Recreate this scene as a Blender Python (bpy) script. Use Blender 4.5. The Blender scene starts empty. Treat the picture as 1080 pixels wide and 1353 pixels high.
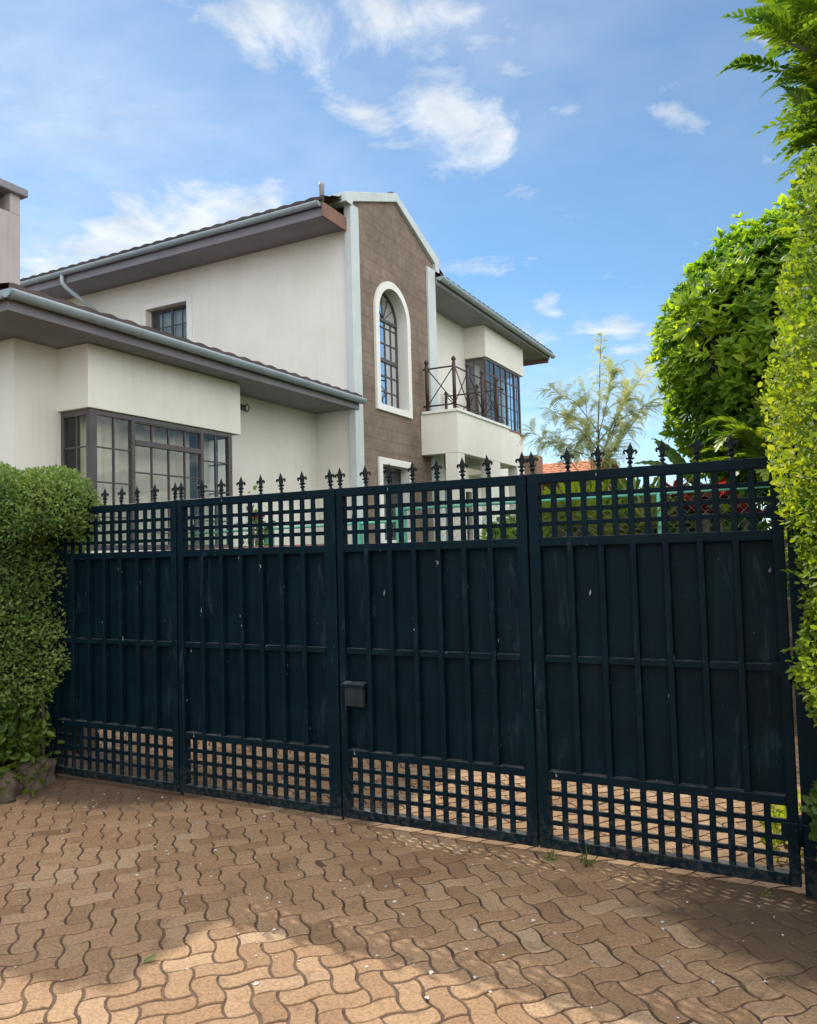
import bpy, math, random
import numpy as np
from mathutils import Vector, Matrix
random.seed(7)
RNG = np.random.default_rng(11)
scene = bpy.context.scene
COL = scene.collection
D2R = math.radians
SKY_STRENGTH, SUN_STRENGTH, EXPOSURE = .09, 2.6, 1.10
SKY_TINT = (.70, .87, .885)
CLOUD_LO, CLOUD_HI = (3.5, 3.9, 4.3), (5.5, 5.6, 5.6)
FILL_BANK_LO, FILL_BANK_HI = (8, 8.2, 8.5), (12.2, 12.2, 12.2)  # added clouds behind the camera, fill light for the shaded faces

# ------------------------------------------------------------------ objects
def tag(o, label=None, cat=None, group=None, kind=None):
    if label: o['label'] = label
    if cat: o['category'] = cat
    if group: o['group'] = group
    if kind: o['kind'] = kind
    return o

def thing(name, loc, label, cat, group=None):
    o = bpy.data.objects.new(name, None)
    o.location = loc
    o.empty_display_size = 0.2
    COL.objects.link(o)
    return tag(o, label, cat, group)

def root_loc(o):
    v = Vector((0, 0, 0))
    while o is not None:
        v += o.location
        o = o.parent
    return v

def link_mesh(name, me, mat, parent=None, loc=(0, 0, 0)):
    o = bpy.data.objects.new(name, me)
    if mat is not None and not me.materials:
        me.materials.append(mat)
    COL.objects.link(o)
    o.parent = parent
    o.location = loc
    return o

class MB:
    """collects shapes in world coordinates and links them as one mesh"""
    def __init__(s):
        s.v = []; s.f = []; s.sm = []
    def add(s, vs, fs, smooth=False):
        b = len(s.v)
        s.v.extend([tuple(p) for p in vs])
        s.f.extend([tuple(i + b for i in f) for f in fs])
        s.sm.extend([smooth] * len(fs))
        return s
    def box(s, x0, x1, y0, y1, z0, z1):
        vs = [(x, y, z) for z in (z0, z1) for y in (y0, y1) for x in (x0, x1)]
        return s.add(vs, [(0, 2, 3, 1), (4, 5, 7, 6), (0, 1, 5, 4), (2, 6, 7, 3), (0, 4, 6, 2), (1, 3, 7, 5)])
    def prism(s, pts, d):
        n = len(pts); d = Vector(d)
        vs = [Vector(p) for p in pts] + [Vector(p) + d for p in pts]
        fs = [tuple(range(n)), tuple(range(2 * n - 1, n - 1, -1))]
        fs += [(i, i + n, (i + 1) % n + n, (i + 1) % n) for i in range(n)]
        return s.add(vs, fs)
    def tube(s, pts, r, n=8, caps=True, closed=False, smooth=True):
        pts = [Vector(p) for p in pts]
        rs = r if isinstance(r, (list, tuple)) else [r] * len(pts)
        vs = []; up0 = None
        m = len(pts)
        for i, p in enumerate(pts):
            a = pts[(i - 1) % m] if (i > 0 or closed) else p
            b = pts[(i + 1) % m] if (i < m - 1 or closed) else p
            t = (b - a).normalized()
            if up0 is None:
                up0 = Vector((0, 0, 1)) if abs(t.z) < .9 else Vector((1, 0, 0))
            x = t.cross(up0)
            if x.length < 1e-4: x = t.cross(Vector((0, 1, 0)))
            x.normalize(); y = x.cross(t).normalized(); up0 = y
            for k in range(n):
                c = 2 * math.pi * (k + .5) / n
                vs.append(p + (x * math.cos(c) + y * math.sin(c)) * rs[i])
        fs = []
        for i in range(m - 1 if not closed else m):
            for k in range(n):
                a = i * n + k; b = i * n + (k + 1) % n
                c = ((i + 1) % m) * n
                fs.append((a, b, c + (k + 1) % n, c + k))
        s.add(vs, fs, smooth)
        if caps and not closed:
            s.f.append(tuple(len(s.v) - m * n + k for k in reversed(range(n)))); s.sm.append(False)
            s.f.append(tuple(len(s.v) - n + k for k in range(n))); s.sm.append(False)
        return s
    def lathe(s, c, prof, n=12):
        c = Vector(c); vs = []; fs = []
        for (r, z) in prof:
            for k in range(n):
                a = 2 * math.pi * k / n
                vs.append(c + Vector((r * math.cos(a), r * math.sin(a), z)))
        for i in range(len(prof) - 1):
            for k in range(n):
                fs.append((i * n + k, i * n + (k + 1) % n, (i + 1) * n + (k + 1) % n, (i + 1) * n + k))
        fs.append(tuple(reversed(range(n)))); fs.append(tuple((len(prof) - 1) * n + k for k in range(n)))
        return s.add(vs, fs, True)
    def mesh(s, name, off=(0, 0, 0)):
        me = bpy.data.meshes.new(name)
        o = Vector(off)
        me.from_pydata([tuple(Vector(p) - o) for p in s.v], [], s.f)
        me.polygons.foreach_set('use_smooth', s.sm)
        me.update()
        return me
    def build(s, name, mat, parent=None, bevel=0, recalc=True):
        off = root_loc(parent) if parent else (0, 0, 0)
        me = s.mesh(name, off)
        if recalc:
            import bmesh
            bm = bmesh.new(); bm.from_mesh(me); bmesh.ops.recalc_face_normals(bm, faces=bm.faces[:]); bm.to_mesh(me); bm.free()
        o = link_mesh(name, me, mat, parent)
        if bevel:
            m = o.modifiers.new('bevel', 'BEVEL'); m.width = bevel; m.segments = 2; m.limit_method = 'ANGLE'; m.angle_limit = D2R(40)
        return o

class Fr:
    """a wall plane: u along the wall, n outwards, z up"""
    def __init__(s, o, u, n):
        s.o = Vector(o); s.u = Vector(u); s.n = Vector(n)
    def p(s, u, n, z):
        return s.o + s.u * u + s.n * n + Vector((0, 0, z))
    def box(s, mb, u0, u1, n0, n1, z0, z1):
        a = s.p(u0, n0, z0); b = s.p(u1, n1, z1)
        mb.box(min(a.x, b.x), max(a.x, b.x), min(a.y, b.y), max(a.y, b.y), min(a.z, b.z), max(a.z, b.z))
    def wall(s, mb, u0, u1, z0, z1, holes=(), thick=.25):
        us = sorted({u0, u1, *[h[0] for h in holes], *[h[1] for h in holes]})
        zs = sorted({z0, z1, *[h[2] for h in holes], *[h[3] for h in holes]})
        us = [u for u in us if u0 <= u <= u1]; zs = [z for z in zs if z0 <= z <= z1]
        def hole(u, z): return any(h[0] < u < h[1] and h[2] < z < h[3] for h in holes)
        for i in range(len(us) - 1):
            for j in range(len(zs) - 1):
                if hole((us[i] + us[i + 1]) / 2, (zs[j] + zs[j + 1]) / 2): continue
                for n in (0, -thick):
                    mb.add([s.p(us[i], n, zs[j]), s.p(us[i + 1], n, zs[j]), s.p(us[i + 1], n, zs[j + 1]), s.p(us[i], n, zs[j + 1])], [(0, 1, 2, 3)])
        for h in list(holes) + [(u0, u1, z0, z1)]:
            q = [(h[0], h[2]), (h[1], h[2]), (h[1], h[3]), (h[0], h[3])]
            for k in range(4):
                a = q[k]; b = q[(k + 1) % 4]
                mb.add([s.p(a[0], 0, a[1]), s.p(b[0], 0, b[1]), s.p(b[0], -thick, b[1]), s.p(a[0], -thick, a[1])], [(0, 1, 2, 3)])

# ------------------------------------------------------------------ materials
def newmat(name):
    m = bpy.data.materials.new(name); m.use_nodes = True
    nt = m.node_tree; nt.nodes.clear()
    out = nt.nodes.new('ShaderNodeOutputMaterial')
    return m, nt, out

def N(nt, t, ins=None, **kw):
    n = nt.nodes.new(t)
    for k, v in kw.items(): setattr(n, k, v)
    for k, v in (ins or {}).items():
        if isinstance(v, bpy.types.NodeSocket): nt.links.new(v, n.inputs[k])
        else: n.inputs[k].default_value = v
    return n

def math_(nt, op, a, b=None, c=None, clamp=False):
    n = nt.nodes.new('ShaderNodeMath'); n.operation = op; n.use_clamp = clamp
    for i, v in enumerate((a, b, c)):
        if v is None: continue
        if isinstance(v, bpy.types.NodeSocket): nt.links.new(v, n.inputs[i])
        else: n.inputs[i].default_value = v
    return n.outputs[0]

def ramp(nt, fac, stops, interp='LINEAR'):
    n = nt.nodes.new('ShaderNodeValToRGB'); cr = n.color_ramp; cr.interpolation = interp
    while len(cr.elements) > 1: cr.elements.remove(cr.elements[-1])
    for i, (p, c) in enumerate(stops):
        e = cr.elements[0] if i == 0 else cr.elements.new(p)
        e.position = p; e.color = (*c, 1) if len(c) == 3 else c
    nt.links.new(fac, n.inputs[0])
    return n.outputs[0]

def mixc(nt, fac, a, b, mode='MIX'):
    n = nt.nodes.new('ShaderNodeMix'); n.data_type = 'RGBA'; n.blend_type = mode
    for sk, v in ((n.inputs[0], fac), (n.inputs[6], a), (n.inputs[7], b)):
        if isinstance(v, bpy.types.NodeSocket): nt.links.new(v, sk)
        else: sk.default_value = v if not isinstance(v, tuple) or len(v) == 4 else (*v, 1)
    return n.outputs[2]

def noise(nt, vec, scale, detail=4, rough=.55, dist=0):
    n = N(nt, 'ShaderNodeTexNoise', {'Vector': vec, 'Scale': scale, 'Detail': detail, 'Roughness': rough, 'Distortion': dist})
    return n.outputs['Fac']

def coords(nt, scale=(1, 1, 1)):
    tc = nt.nodes.new('ShaderNodeTexCoord')
    mp = N(nt, 'ShaderNodeMapping', {'Vector': tc.outputs['Object'], 'Scale': scale})
    return mp.outputs[0]

def finish(nt, out, col, rough=.6, bump=None, bstr=.3, bdist=.01, metallic=0, spec=.5, extra=None):
    p = N(nt, 'ShaderNodeBsdfPrincipled', {'Metallic': metallic, 'Specular IOR Level': spec})
    for k, v in (('Base Color', col), ('Roughness', rough)):
        if isinstance(v, bpy.types.NodeSocket): nt.links.new(v, p.inputs[k])
        else: p.inputs[k].default_value = (*v, 1) if k == 'Base Color' else v
    if bump is not None:
        b = N(nt, 'ShaderNodeBump', {'Height': bump, 'Strength': bstr, 'Distance': bdist})
        nt.links.new(b.outputs[0], p.inputs['Normal'])
    nt.links.new(p.outputs[0], out.inputs[0])
    return p

def mottled(name, c0, c1, scale=3, rough=.6, fine=60, bstr=.15, bdist=.004, streak=None, metallic=0, spec=.5, chip=None):
    m, nt, out = newmat(name)
    v = coords(nt)
    a = noise(nt, v, scale, 6, .6)
    col = ramp(nt, a, [(.3, c0), (.7, c1)])
    if streak:
        s = noise(nt, coords(nt, (7, 7, .35)), 2.2, 5, .65)
        sc = noise(nt, v, .9, 3)
        f = math_(nt, 'MULTIPLY', ramp(nt, s, [(.48, (0, 0, 0)), (.75, (1, 1, 1))]), ramp(nt, sc, [(.35, (0, 0, 0)), (.65, (1, 1, 1))]))
        col = mixc(nt, math_(nt, 'MULTIPLY', f, streak[1]), col, streak[0])
    if chip:
        c = noise(nt, v, chip[1], 3, .7)
        col = mixc(nt, ramp(nt, c, [(chip[2], (0, 0, 0)), (chip[2] + .02, (1, 1, 1))]), col, chip[0])
    b = noise(nt, v, fine, 4, .6)
    rg = math_(nt, 'ADD', rough - .08, math_(nt, 'MULTIPLY', a, .16))
    finish(nt, out, col, rg, b, bstr, bdist, metallic, spec)
    return m

M = {}
M['plaster'] = mottled('plaster', (.72, .70, .63), (.82, .80, .735), 1.2, .85, 140, .25, .003, streak=((.46, .44, .38), .26))
M['trim'] = mottled('painted_trim', (.74, .74, .70), (.82, .82, .78), 2, .7, 90, .15, .002, streak=((.45, .42, .36), .25))
M['bluetrim'] = mottled('blue_grey_trim', (.50, .56, .565), (.59, .65, .65), 2, .7, 90, .15, .002, streak=((.33, .33, .28), .5))
M['soffit'] = mottled('soffit_board', (.18, .175, .20), (.245, .235, .265), 2, .7, 40)
M['fascia'] = mottled('fascia_wood', (.17, .085, .06), (.24, .12, .085), 3, .7, 40)
M['gutter'] = mottled('gutter_metal', (.28, .35, .385), (.36, .43, .465), 3, .45, 60, .08, .002, streak=((.12, .11, .09), .4))
M['frame'] = mottled('window_frame', (.06, .052, .054), (.095, .082, .085), 5, .5, 70)
M['rail'] = mottled('railing_paint', (.028, .012, .012), (.05, .02, .02), 6, .45, 70)
M['roof'] = mottled('roof_tile', (.07, .052, .052), (.13, .092, .085), 2.5, .8, 30, .3, .01)
M['redtile'] = mottled('orange_tile', (.40, .13, .06), (.52, .20, .10), 2.5, .8, 30, .3, .01)
M['brown_wall'] = mottled('brown_wall', (.18, .10, .07), (.25, .15, .10), 2, .85, 50)
M['chimney'] = mottled('chimney_render', (.36, .32, .32), (.44, .39, .385), 1.5, .85, 70, .25, .003, streak=((.2, .17, .16), .4))
M['dark'] = mottled('dark_void', (.01, .01, .011), (.015, .015, .016), 3, .9)
M['interior'] = mottled('interior_plaster', (.30, .27, .22), (.38, .34, .29), 2, .9)
M['sill'] = mottled('red_sill', (.20, .06, .05), (.28, .09, .07), 4, .6)
M['curtain'] = mottled('curtain_cloth', (.74, .67, .53), (.82, .76, .62), 3, .9, 200)
M['greenpaint'] = mottled('mint_paint', (.10, .42, .29), (.15, .50, .36), 6, .45, 60, .1, .002, chip=((.3, .2, .12), 30, .72))
M['wire'] = mottled('wire', (.12, .2, .17), (.16, .26, .22), 6, .5)
M['bark'] = mottled('bark', (.07, .05, .035), (.15, .115, .085), 9, .9, 40, .6, .01)
M['twig'] = mottled('twig_bark', (.16, .13, .09), (.24, .20, .15), 9, .9, 40, .4, .005)
M['soil'] = mottled('soil', (.075, .048, .03), (.15, .10, .065), 6, .95, 60, .8, .02)
M['lawn'] = mottled('lawn', (.035, .06, .012), (.07, .10, .025), 5, .95, 120, .8, .03)
M['kerb'] = mottled('rough_stone', (.055, .045, .034), (.17, .13, .095), 9, .9, 35, .8, .02)
M['conduit'] = mottled('grey_plastic', (.26, .24, .26), (.36, .34, .35), 3, .5)
M['brickwall'] = mottled('terracotta', (.24, .11, .075), (.34, .17, .12), 4, .85, 50)
M['joint'] = mottled('joint_sand', (.035, .018, .012), (.16, .098, .062), 5, .95, 80, .6, .01)

def gate_paint():
    m, nt, out = newmat('gate_paint')
    v = coords(nt)
    a = noise(nt, v, 4, 7, .65)
    col = ramp(nt, a, [(.3, (.0006, .0066, .0125)), (.55, (.001, .0102, .017)), (.75, (.002, .0165, .0225))])
    # dusty vertical weathering and faded primer
    s = noise(nt, coords(nt, (26, 26, .8)), 1.5, 6, .7)
    col = mixc(nt, math_(nt, 'MULTIPLY', ramp(nt, s, [(.5, (0, 0, 0)), (.8, (1, 1, 1))]), .4), col, (.006, .022, .036))
    d = noise(nt, v, 2.1, 5, .6)
    col = mixc(nt, math_(nt, 'MULTIPLY', ramp(nt, d, [(.52, (0, 0, 0)), (.72, (1, 1, 1))]), .25), col, (.010, .020, .030))
    c = noise(nt, coords(nt, (1, 1, .35)), 23, 3, .75)
    col = mixc(nt, ramp(nt, c, [(.705, (0, 0, 0)), (.72, (1, 1, 1))]), col, (.26, .27, .27))
    sc = noise(nt, coords(nt, (1, 1, .22)), 9, 6, .75, .5)
    col = mixc(nt, math_(nt, 'MULTIPLY', ramp(nt, sc, [(.585, (0, 0, 0)), (.72, (1, 1, 1))]), .5), col, (.04, .065, .085))
    # mud splashed up from the drive, rust freckles along the foot
    zz = N(nt, 'ShaderNodeSeparateXYZ', {0: nt.nodes.new('ShaderNodeTexCoord').outputs['Object']}).outputs[2]
    low = math_(nt, 'SUBTRACT', 1, math_(nt, 'MULTIPLY', zz, 2.4), clamp=True)
    mud = ramp(nt, math_(nt, 'ADD', noise(nt, v, 30, 5, .7), math_(nt, 'MULTIPLY', low, .22)), [(.64, (0, 0, 0)), (.78, (1, 1, 1))])
    col = mixc(nt, math_(nt, 'MULTIPLY', mud, .5), col, (.06, .048, .036))
    # dust on upward faces of rails and bars, also painting in their grey highlights
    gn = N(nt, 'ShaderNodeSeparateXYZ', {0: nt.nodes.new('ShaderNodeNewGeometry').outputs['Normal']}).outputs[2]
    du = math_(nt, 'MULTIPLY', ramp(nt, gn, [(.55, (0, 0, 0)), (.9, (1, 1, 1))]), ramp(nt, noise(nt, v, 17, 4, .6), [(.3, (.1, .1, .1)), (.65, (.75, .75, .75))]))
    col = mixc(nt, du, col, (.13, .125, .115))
    r = noise(nt, v, 9, 4, .6)
    col = mixc(nt, math_(nt, 'MULTIPLY', ramp(nt, r, [(.66, (0, 0, 0)), (.75, (1, 1, 1))]), .3), col, (.03, .018, .014))
    rg = math_(nt, 'ADD', .42, math_(nt, 'MULTIPLY', a, .3))
    finish(nt, out, col, rg, noise(nt, v, 45, 5, .6), .18, .003, 0, .11)
    return m
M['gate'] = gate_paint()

def stone_wall():
    m, nt, out = newmat('facade_stone')
    tc = nt.nodes.new('ShaderNodeTexCoord')
    sep = N(nt, 'ShaderNodeSeparateXYZ', {0: tc.outputs['Object']})
    wob = noise(nt, tc.outputs['Object'], 1.3, 3)
    zz = math_(nt, 'ADD', sep.outputs[2], math_(nt, 'MULTIPLY', wob, .05))
    vec = N(nt, 'ShaderNodeCombineXYZ', {0: math_(nt, 'ADD', sep.outputs[1], math_(nt, 'MULTIPLY', wob, .06)), 1: zz}).outputs[0]
    br = N(nt, 'ShaderNodeTexBrick', {'Vector': vec, 'Color1': (0.0, 0, 0, 1), 'Color2': (1, 1, 1, 1), 'Mortar': (.5, .5, .5, 1), 'Scale': 1.0, 'Mortar Size': .007, 'Mortar Smooth': .5, 'Bias': 0, 'Brick Width': .44, 'Row Height': .225})
    big = noise(nt, tc.outputs['Object'], 1.1, 6, .65)
    med = noise(nt, tc.outputs['Object'], 7, 6, .7)
    f = math_(nt, 'ADD', math_(nt, 'MULTIPLY', big, .6), math_(nt, 'MULTIPLY', med, .4))
    col = ramp(nt, f, [(.32, (.13, .096, .072)), (.5, (.22, .165, .126)), (.68, (.31, .245, .19))])
    col = mixc(nt, .2, col, mixc(nt, br.outputs['Color'], (.5, .5, .5), (1, 1, 1)), 'MULTIPLY')
    col = mixc(nt, math_(nt, 'MULTIPLY', br.outputs['Fac'], .22), col, (.10, .075, .058))
    h = math_(nt, 'SUBTRACT', math_(nt, 'ADD', math_(nt, 'MULTIPLY', noise(nt, tc.outputs['Object'], 22, 7, .7), .8), math_(nt, 'MULTIPLY', br.outputs['Color'], .35)), math_(nt, 'MULTIPLY', br.outputs['Fac'], .7))
    finish(nt, out, col, .92, h, .8, .016)
    return m
M['stone'] = stone_wall()

def glass(name, tint, refl=1.0):
    m, nt, out = newmat(name)
    fr = N(nt, 'ShaderNodeFresnel', {'IOR': 1.55})
    f = math_(nt, 'MULTIPLY_ADD', fr.outputs[0], refl, .03, True)
    t = N(nt, 'ShaderNodeBsdfTransparent', {'Color': (*tint, 1)})
    v = coords(nt)
    b = N(nt, 'ShaderNodeBump', {'Height': noise(nt, v, 1.6, 2), 'Strength': .08, 'Distance': .05})
    g = N(nt, 'ShaderNodeBsdfGlossy', {'Color': (.9, .93, .95, 1), 'Roughness': .02, 'Normal': b.outputs[0]})
    mx = N(nt, 'ShaderNodeMixShader', {0: f, 1: t.outputs[0], 2: g.outputs[0]})
    nt.links.new(mx.outputs[0], out.inputs[0])
    return m
M['glass'] = glass('window_glass', (.88, .91, .89), .6)
M['bluglass'] = glass('tinted_glass', (.72, .82, .88), 1.2)

def leafmat(name, cols, trans=.4, rough=.45, tm=(1.5, 1.45, .55)):
    m, nt, out = newmat(name)
    a = N(nt, 'ShaderNodeAttribute', attribute_name='rnd')
    k = len(cols)
    col = ramp(nt, a.outputs['Fac'], [(i / (k - 1), c) for i, c in enumerate(cols)])
    col = mixc(nt, .35, col, ramp(nt, noise(nt, coords(nt), 14, 3), [(.3, (.55, .55, .55)), (.7, (1.3, 1.25, 1.1))]), 'MULTIPLY')
    p = N(nt, 'ShaderNodeBsdfPrincipled', {'Base Color': col, 'Roughness': rough, 'Specular IOR Level': .45})
    tcol = mixc(nt, 1.0, col, tm, 'MULTIPLY')
    t = N(nt, 'ShaderNodeBsdfTranslucent', {'Color': tcol})
    mx = N(nt, 'ShaderNodeMixShader', {0: trans, 1: p.outputs[0], 2: t.outputs[0]})
    nt.links.new(mx.outputs[0], out.inputs[0])
    return m
M['hedge_bright'] = leafmat('bright_hedge_leaf', [(.06, .125, .016), (.175, .275, .026), (.31, .40, .036), (.46, .50, .07)], .5, .55)
M['hedge_green'] = leafmat('green_hedge_leaf', [(.07, .14, .034), (.14, .235, .058), (.22, .32, .085), (.31, .40, .12)], .4, .5)
M['tree_leaf'] = leafmat('glossy_tree_leaf', [(.055, .14, .022), (.14, .27, .028), (.28, .43, .034), (.46, .55, .05)], .6, .5)
M['pinnate'] = leafmat('pinnate_leaf', [(.045, .115, .018), (.10, .20, .024), (.18, .29, .03), (.28, .36, .04)], .45, .4)
M['feather'] = leafmat('feathery_leaf', [(.30, .34, .14), (.42, .45, .21), (.54, .54, .28), (.66, .62, .38)], .5, .6, (1.25, 1.3, 1.0))
M['banana'] = leafmat('banana_leaf', [(.05, .11, .02), (.09, .17, .03), (.13, .21, .04)], .5, .4)
M['yellowgreen'] = leafmat('fan_leaf', [(.16, .24, .02), (.28, .36, .03), (.42, .44, .05)], .5, .45)
M['spiky'] = leafmat('spiky_leaf', [(.12, .17, .05), (.22, .27, .08), (.40, .42, .18)], .3, .45)
M['redleaf'] = leafmat('red_leaf', [(.05, .02, .02), (.20, .014, .025), (.42, .03, .04)], .4, .45)
M['herb'] = leafmat('herb_leaf', [(.04, .09, .014), (.08, .15, .02), (.14, .21, .03)], .42, .45)
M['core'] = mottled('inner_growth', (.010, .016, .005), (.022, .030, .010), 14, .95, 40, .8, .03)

def paver_mat():
    m, nt, out = newmat('paver_concrete')
    a = N(nt, 'ShaderNodeAttribute', attribute_name='rnd')
    v = coords(nt)
    col = ramp(nt, a.outputs['Fac'], [(0, (.255, .150, .082)), (.35, (.355, .218, .122)), (.7, (.42, .27, .155)), (1, (.49, .345, .22))])
    big = noise(nt, v, 1.1, 6, .6)
    col = mixc(nt, .5, col, ramp(nt, big, [(.3, (.62, .58, .55)), (.7, (1.12, 1.12, 1.1))]), 'MULTIPLY')
    fine = noise(nt, v, 70, 5, .75)
    col = mixc(nt, .85, col, ramp(nt, fine, [(.3, (.45, .42, .40)), (.52, (1, 1, 1)), (.75, (1.42, 1.4, 1.36))]), 'MULTIPLY')
    blot = noise(nt, v, 9, 5, .7, .6)
    col = mixc(nt, math_(nt, 'MULTIPLY', ramp(nt, blot, [(.55, (0, 0, 0)), (.72, (1, 1, 1))]), .45), col, (.075, .05, .035))
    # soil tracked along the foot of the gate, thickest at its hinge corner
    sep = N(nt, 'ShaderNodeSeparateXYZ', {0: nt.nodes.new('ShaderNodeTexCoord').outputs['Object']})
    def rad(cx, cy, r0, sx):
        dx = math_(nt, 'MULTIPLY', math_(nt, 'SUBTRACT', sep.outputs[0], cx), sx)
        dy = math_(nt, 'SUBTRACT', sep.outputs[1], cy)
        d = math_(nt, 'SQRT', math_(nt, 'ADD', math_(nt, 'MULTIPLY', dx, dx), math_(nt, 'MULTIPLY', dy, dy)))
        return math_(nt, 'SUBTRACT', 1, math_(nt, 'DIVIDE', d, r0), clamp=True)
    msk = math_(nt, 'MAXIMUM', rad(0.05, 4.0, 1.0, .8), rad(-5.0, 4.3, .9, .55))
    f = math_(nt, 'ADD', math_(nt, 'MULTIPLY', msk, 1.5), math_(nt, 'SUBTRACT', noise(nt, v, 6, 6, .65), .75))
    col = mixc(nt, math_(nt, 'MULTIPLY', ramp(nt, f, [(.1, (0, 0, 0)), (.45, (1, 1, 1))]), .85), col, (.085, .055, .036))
    h = math_(nt, 'ADD', fine, math_(nt, 'MULTIPLY', blot, .8))
    finish(nt, out, col, .88, h, .8, .008, 0, .3)
    return m
M['paver'] = paver_mat()

# ------------------------------------------------------------------ numpy mesh scattering
def np_mesh(name, V, F, rnd, mat, parent=None, smooth=False, off=None):
    """V (n,3) world coords, F (m,k) same-size faces, rnd (n,)"""
    if off is None: off = np.array(root_loc(parent)) if parent else np.zeros(3)
    V = V - off
    me = bpy.data.meshes.new(name)
    k = F.shape[1]
    me.vertices.add(len(V)); me.vertices.foreach_set('co', V.astype(np.float32).ravel())
    me.loops.add(F.size); me.loops.foreach_set('vertex_index', F.astype(np.int32).ravel())
    me.polygons.add(len(F)); me.polygons.foreach_set('loop_start', np.arange(0, F.size, k, dtype=np.int32))
    me.polygons.foreach_set('loop_total', np.full(len(F), k, dtype=np.int32))
    me.polygons.foreach_set('use_smooth', np.full(len(F), smooth))
    at = me.attributes.new('rnd', 'FLOAT', 'POINT'); at.data.foreach_set('value', np.asarray(rnd, dtype=np.float32))
    me.update(calc_edges=True)
    return link_mesh(name, me, mat, parent)

def leaf_tpl(w=.36, fold=.12, curl=.10):
    # unit leaf along +Y, normal +Z: 8 verts, 3 quads pairs folded on the midrib
    ys = [0, .3, .68, 1]; ws = [.06, w * .92, w * .78, 0.02]; V = []
    for y, ww in zip(ys, ws):
        z = -curl * y * y
        V += [(-ww, y, z + fold * ww), (0, y, z), (ww, y, z + fold * ww)]
    F = []
    for i in range(3):
        for j in range(2):
            a = i * 3 + j
            F.append((a, a + 1, a + 4, a + 3))
    return np.array(V, float), np.array(F, int)

def quad_tpl(w=.30, fold=.15):
    V = np.array([(0, 0, 0), (-w, .45, fold * w), (0, 1, -.08), (w, .45, fold * w)], float)
    return V, np.array([(0, 3, 2), (0, 2, 1)])

def frames(dirs, norms):
    y = dirs / np.linalg.norm(dirs, axis=1, keepdims=True)
    x = np.cross(y, norms); l = np.linalg.norm(x, axis=1, keepdims=True); l[l < 1e-6] = 1
    x = x / l
    z = np.cross(x, y)
    return np.stack([x, y, z], axis=2)      # columns

def scatter(tpl, pos, dirs, norms, size, rnd):
    V, F = tpl
    Rm = frames(dirs, norms)
    W = np.einsum('nij,vj->nvi', Rm, V) * np.asarray(size)[:, None, None] + pos[:, None, :]
    n, k = len(pos), len(V)
    FF = (F[None] + (np.arange(n) * k)[:, None, None]).reshape(-1, F.shape[1])
    return W.reshape(-1, 3), FF, np.repeat(rnd, k)

def join(parts):
    V = []; F = []; R = []; o = 0
    for v, f, r in parts:
        V.append(v); F.append(f + o); R.append(r); o += len(v)
    return np.concatenate(V), np.concatenate(F), np.concatenate(R)

def unit(n):
    d = RNG.normal(size=(n, 3)); return d / np.linalg.norm(d, axis=1, keepdims=True)

class Lump:
    """smooth pseudo noise made of sines"""
    def __init__(s, seed, scales=((1.2, 1), (3.1, .5), (7.3, .25))):
        r = np.random.default_rng(seed); s.w = []
        for f, a in scales:
            for _ in range(5):
                k = r.normal(size=3); k = k / np.linalg.norm(k) * f * r.uniform(.7, 1.3)
                s.w.append((k, r.uniform(0, 6.28), a / 5 * 1.8))
    def __call__(s, p):
        return sum(a * np.sin(p @ k * 2 * np.pi / 2 + ph) for k, ph, a in s.w)

def super_shell(n, c, h, pw=5, bottom=False):
    """points and normals spread evenly over a rounded box"""
    c = np.array(c); h = np.array(h)
    A = np.array([h[1] * h[2], h[1] * h[2], h[0] * h[2], h[0] * h[2], h[0] * h[1], h[0] * h[1] if bottom else 0])
    k = RNG.choice(6, n, p=A / A.sum())
    q = RNG.uniform(-1, 1, (n, 3))
    ax = np.array([0, 0, 1, 1, 2, 2])[k]; sg = np.array([1, -1, 1, -1, 1, -1])[k]
    q[np.arange(n), ax] = sg
    r = (np.abs(q) ** pw).sum(1) ** (-1 / pw)
    q = q * r[:, None]
    nr = np.sign(q) * np.abs(q) ** (pw - 1) / h
    nr /= np.linalg.norm(nr, axis=1, keepdims=True)
    return c + q * h, nr

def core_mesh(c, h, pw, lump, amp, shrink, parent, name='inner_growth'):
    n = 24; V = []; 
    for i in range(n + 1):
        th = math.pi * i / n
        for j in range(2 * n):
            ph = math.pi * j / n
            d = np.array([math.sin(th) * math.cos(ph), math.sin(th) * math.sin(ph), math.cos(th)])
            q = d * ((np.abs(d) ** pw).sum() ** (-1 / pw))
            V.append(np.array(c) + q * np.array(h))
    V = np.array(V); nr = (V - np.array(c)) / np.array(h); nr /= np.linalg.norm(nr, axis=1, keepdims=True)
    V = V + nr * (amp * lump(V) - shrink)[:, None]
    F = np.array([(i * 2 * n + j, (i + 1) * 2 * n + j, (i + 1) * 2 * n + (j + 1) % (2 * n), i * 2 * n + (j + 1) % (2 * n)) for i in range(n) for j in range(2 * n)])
    return np_mesh(name, V, F, np.zeros(len(V)), M['core'], parent, True)

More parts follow.
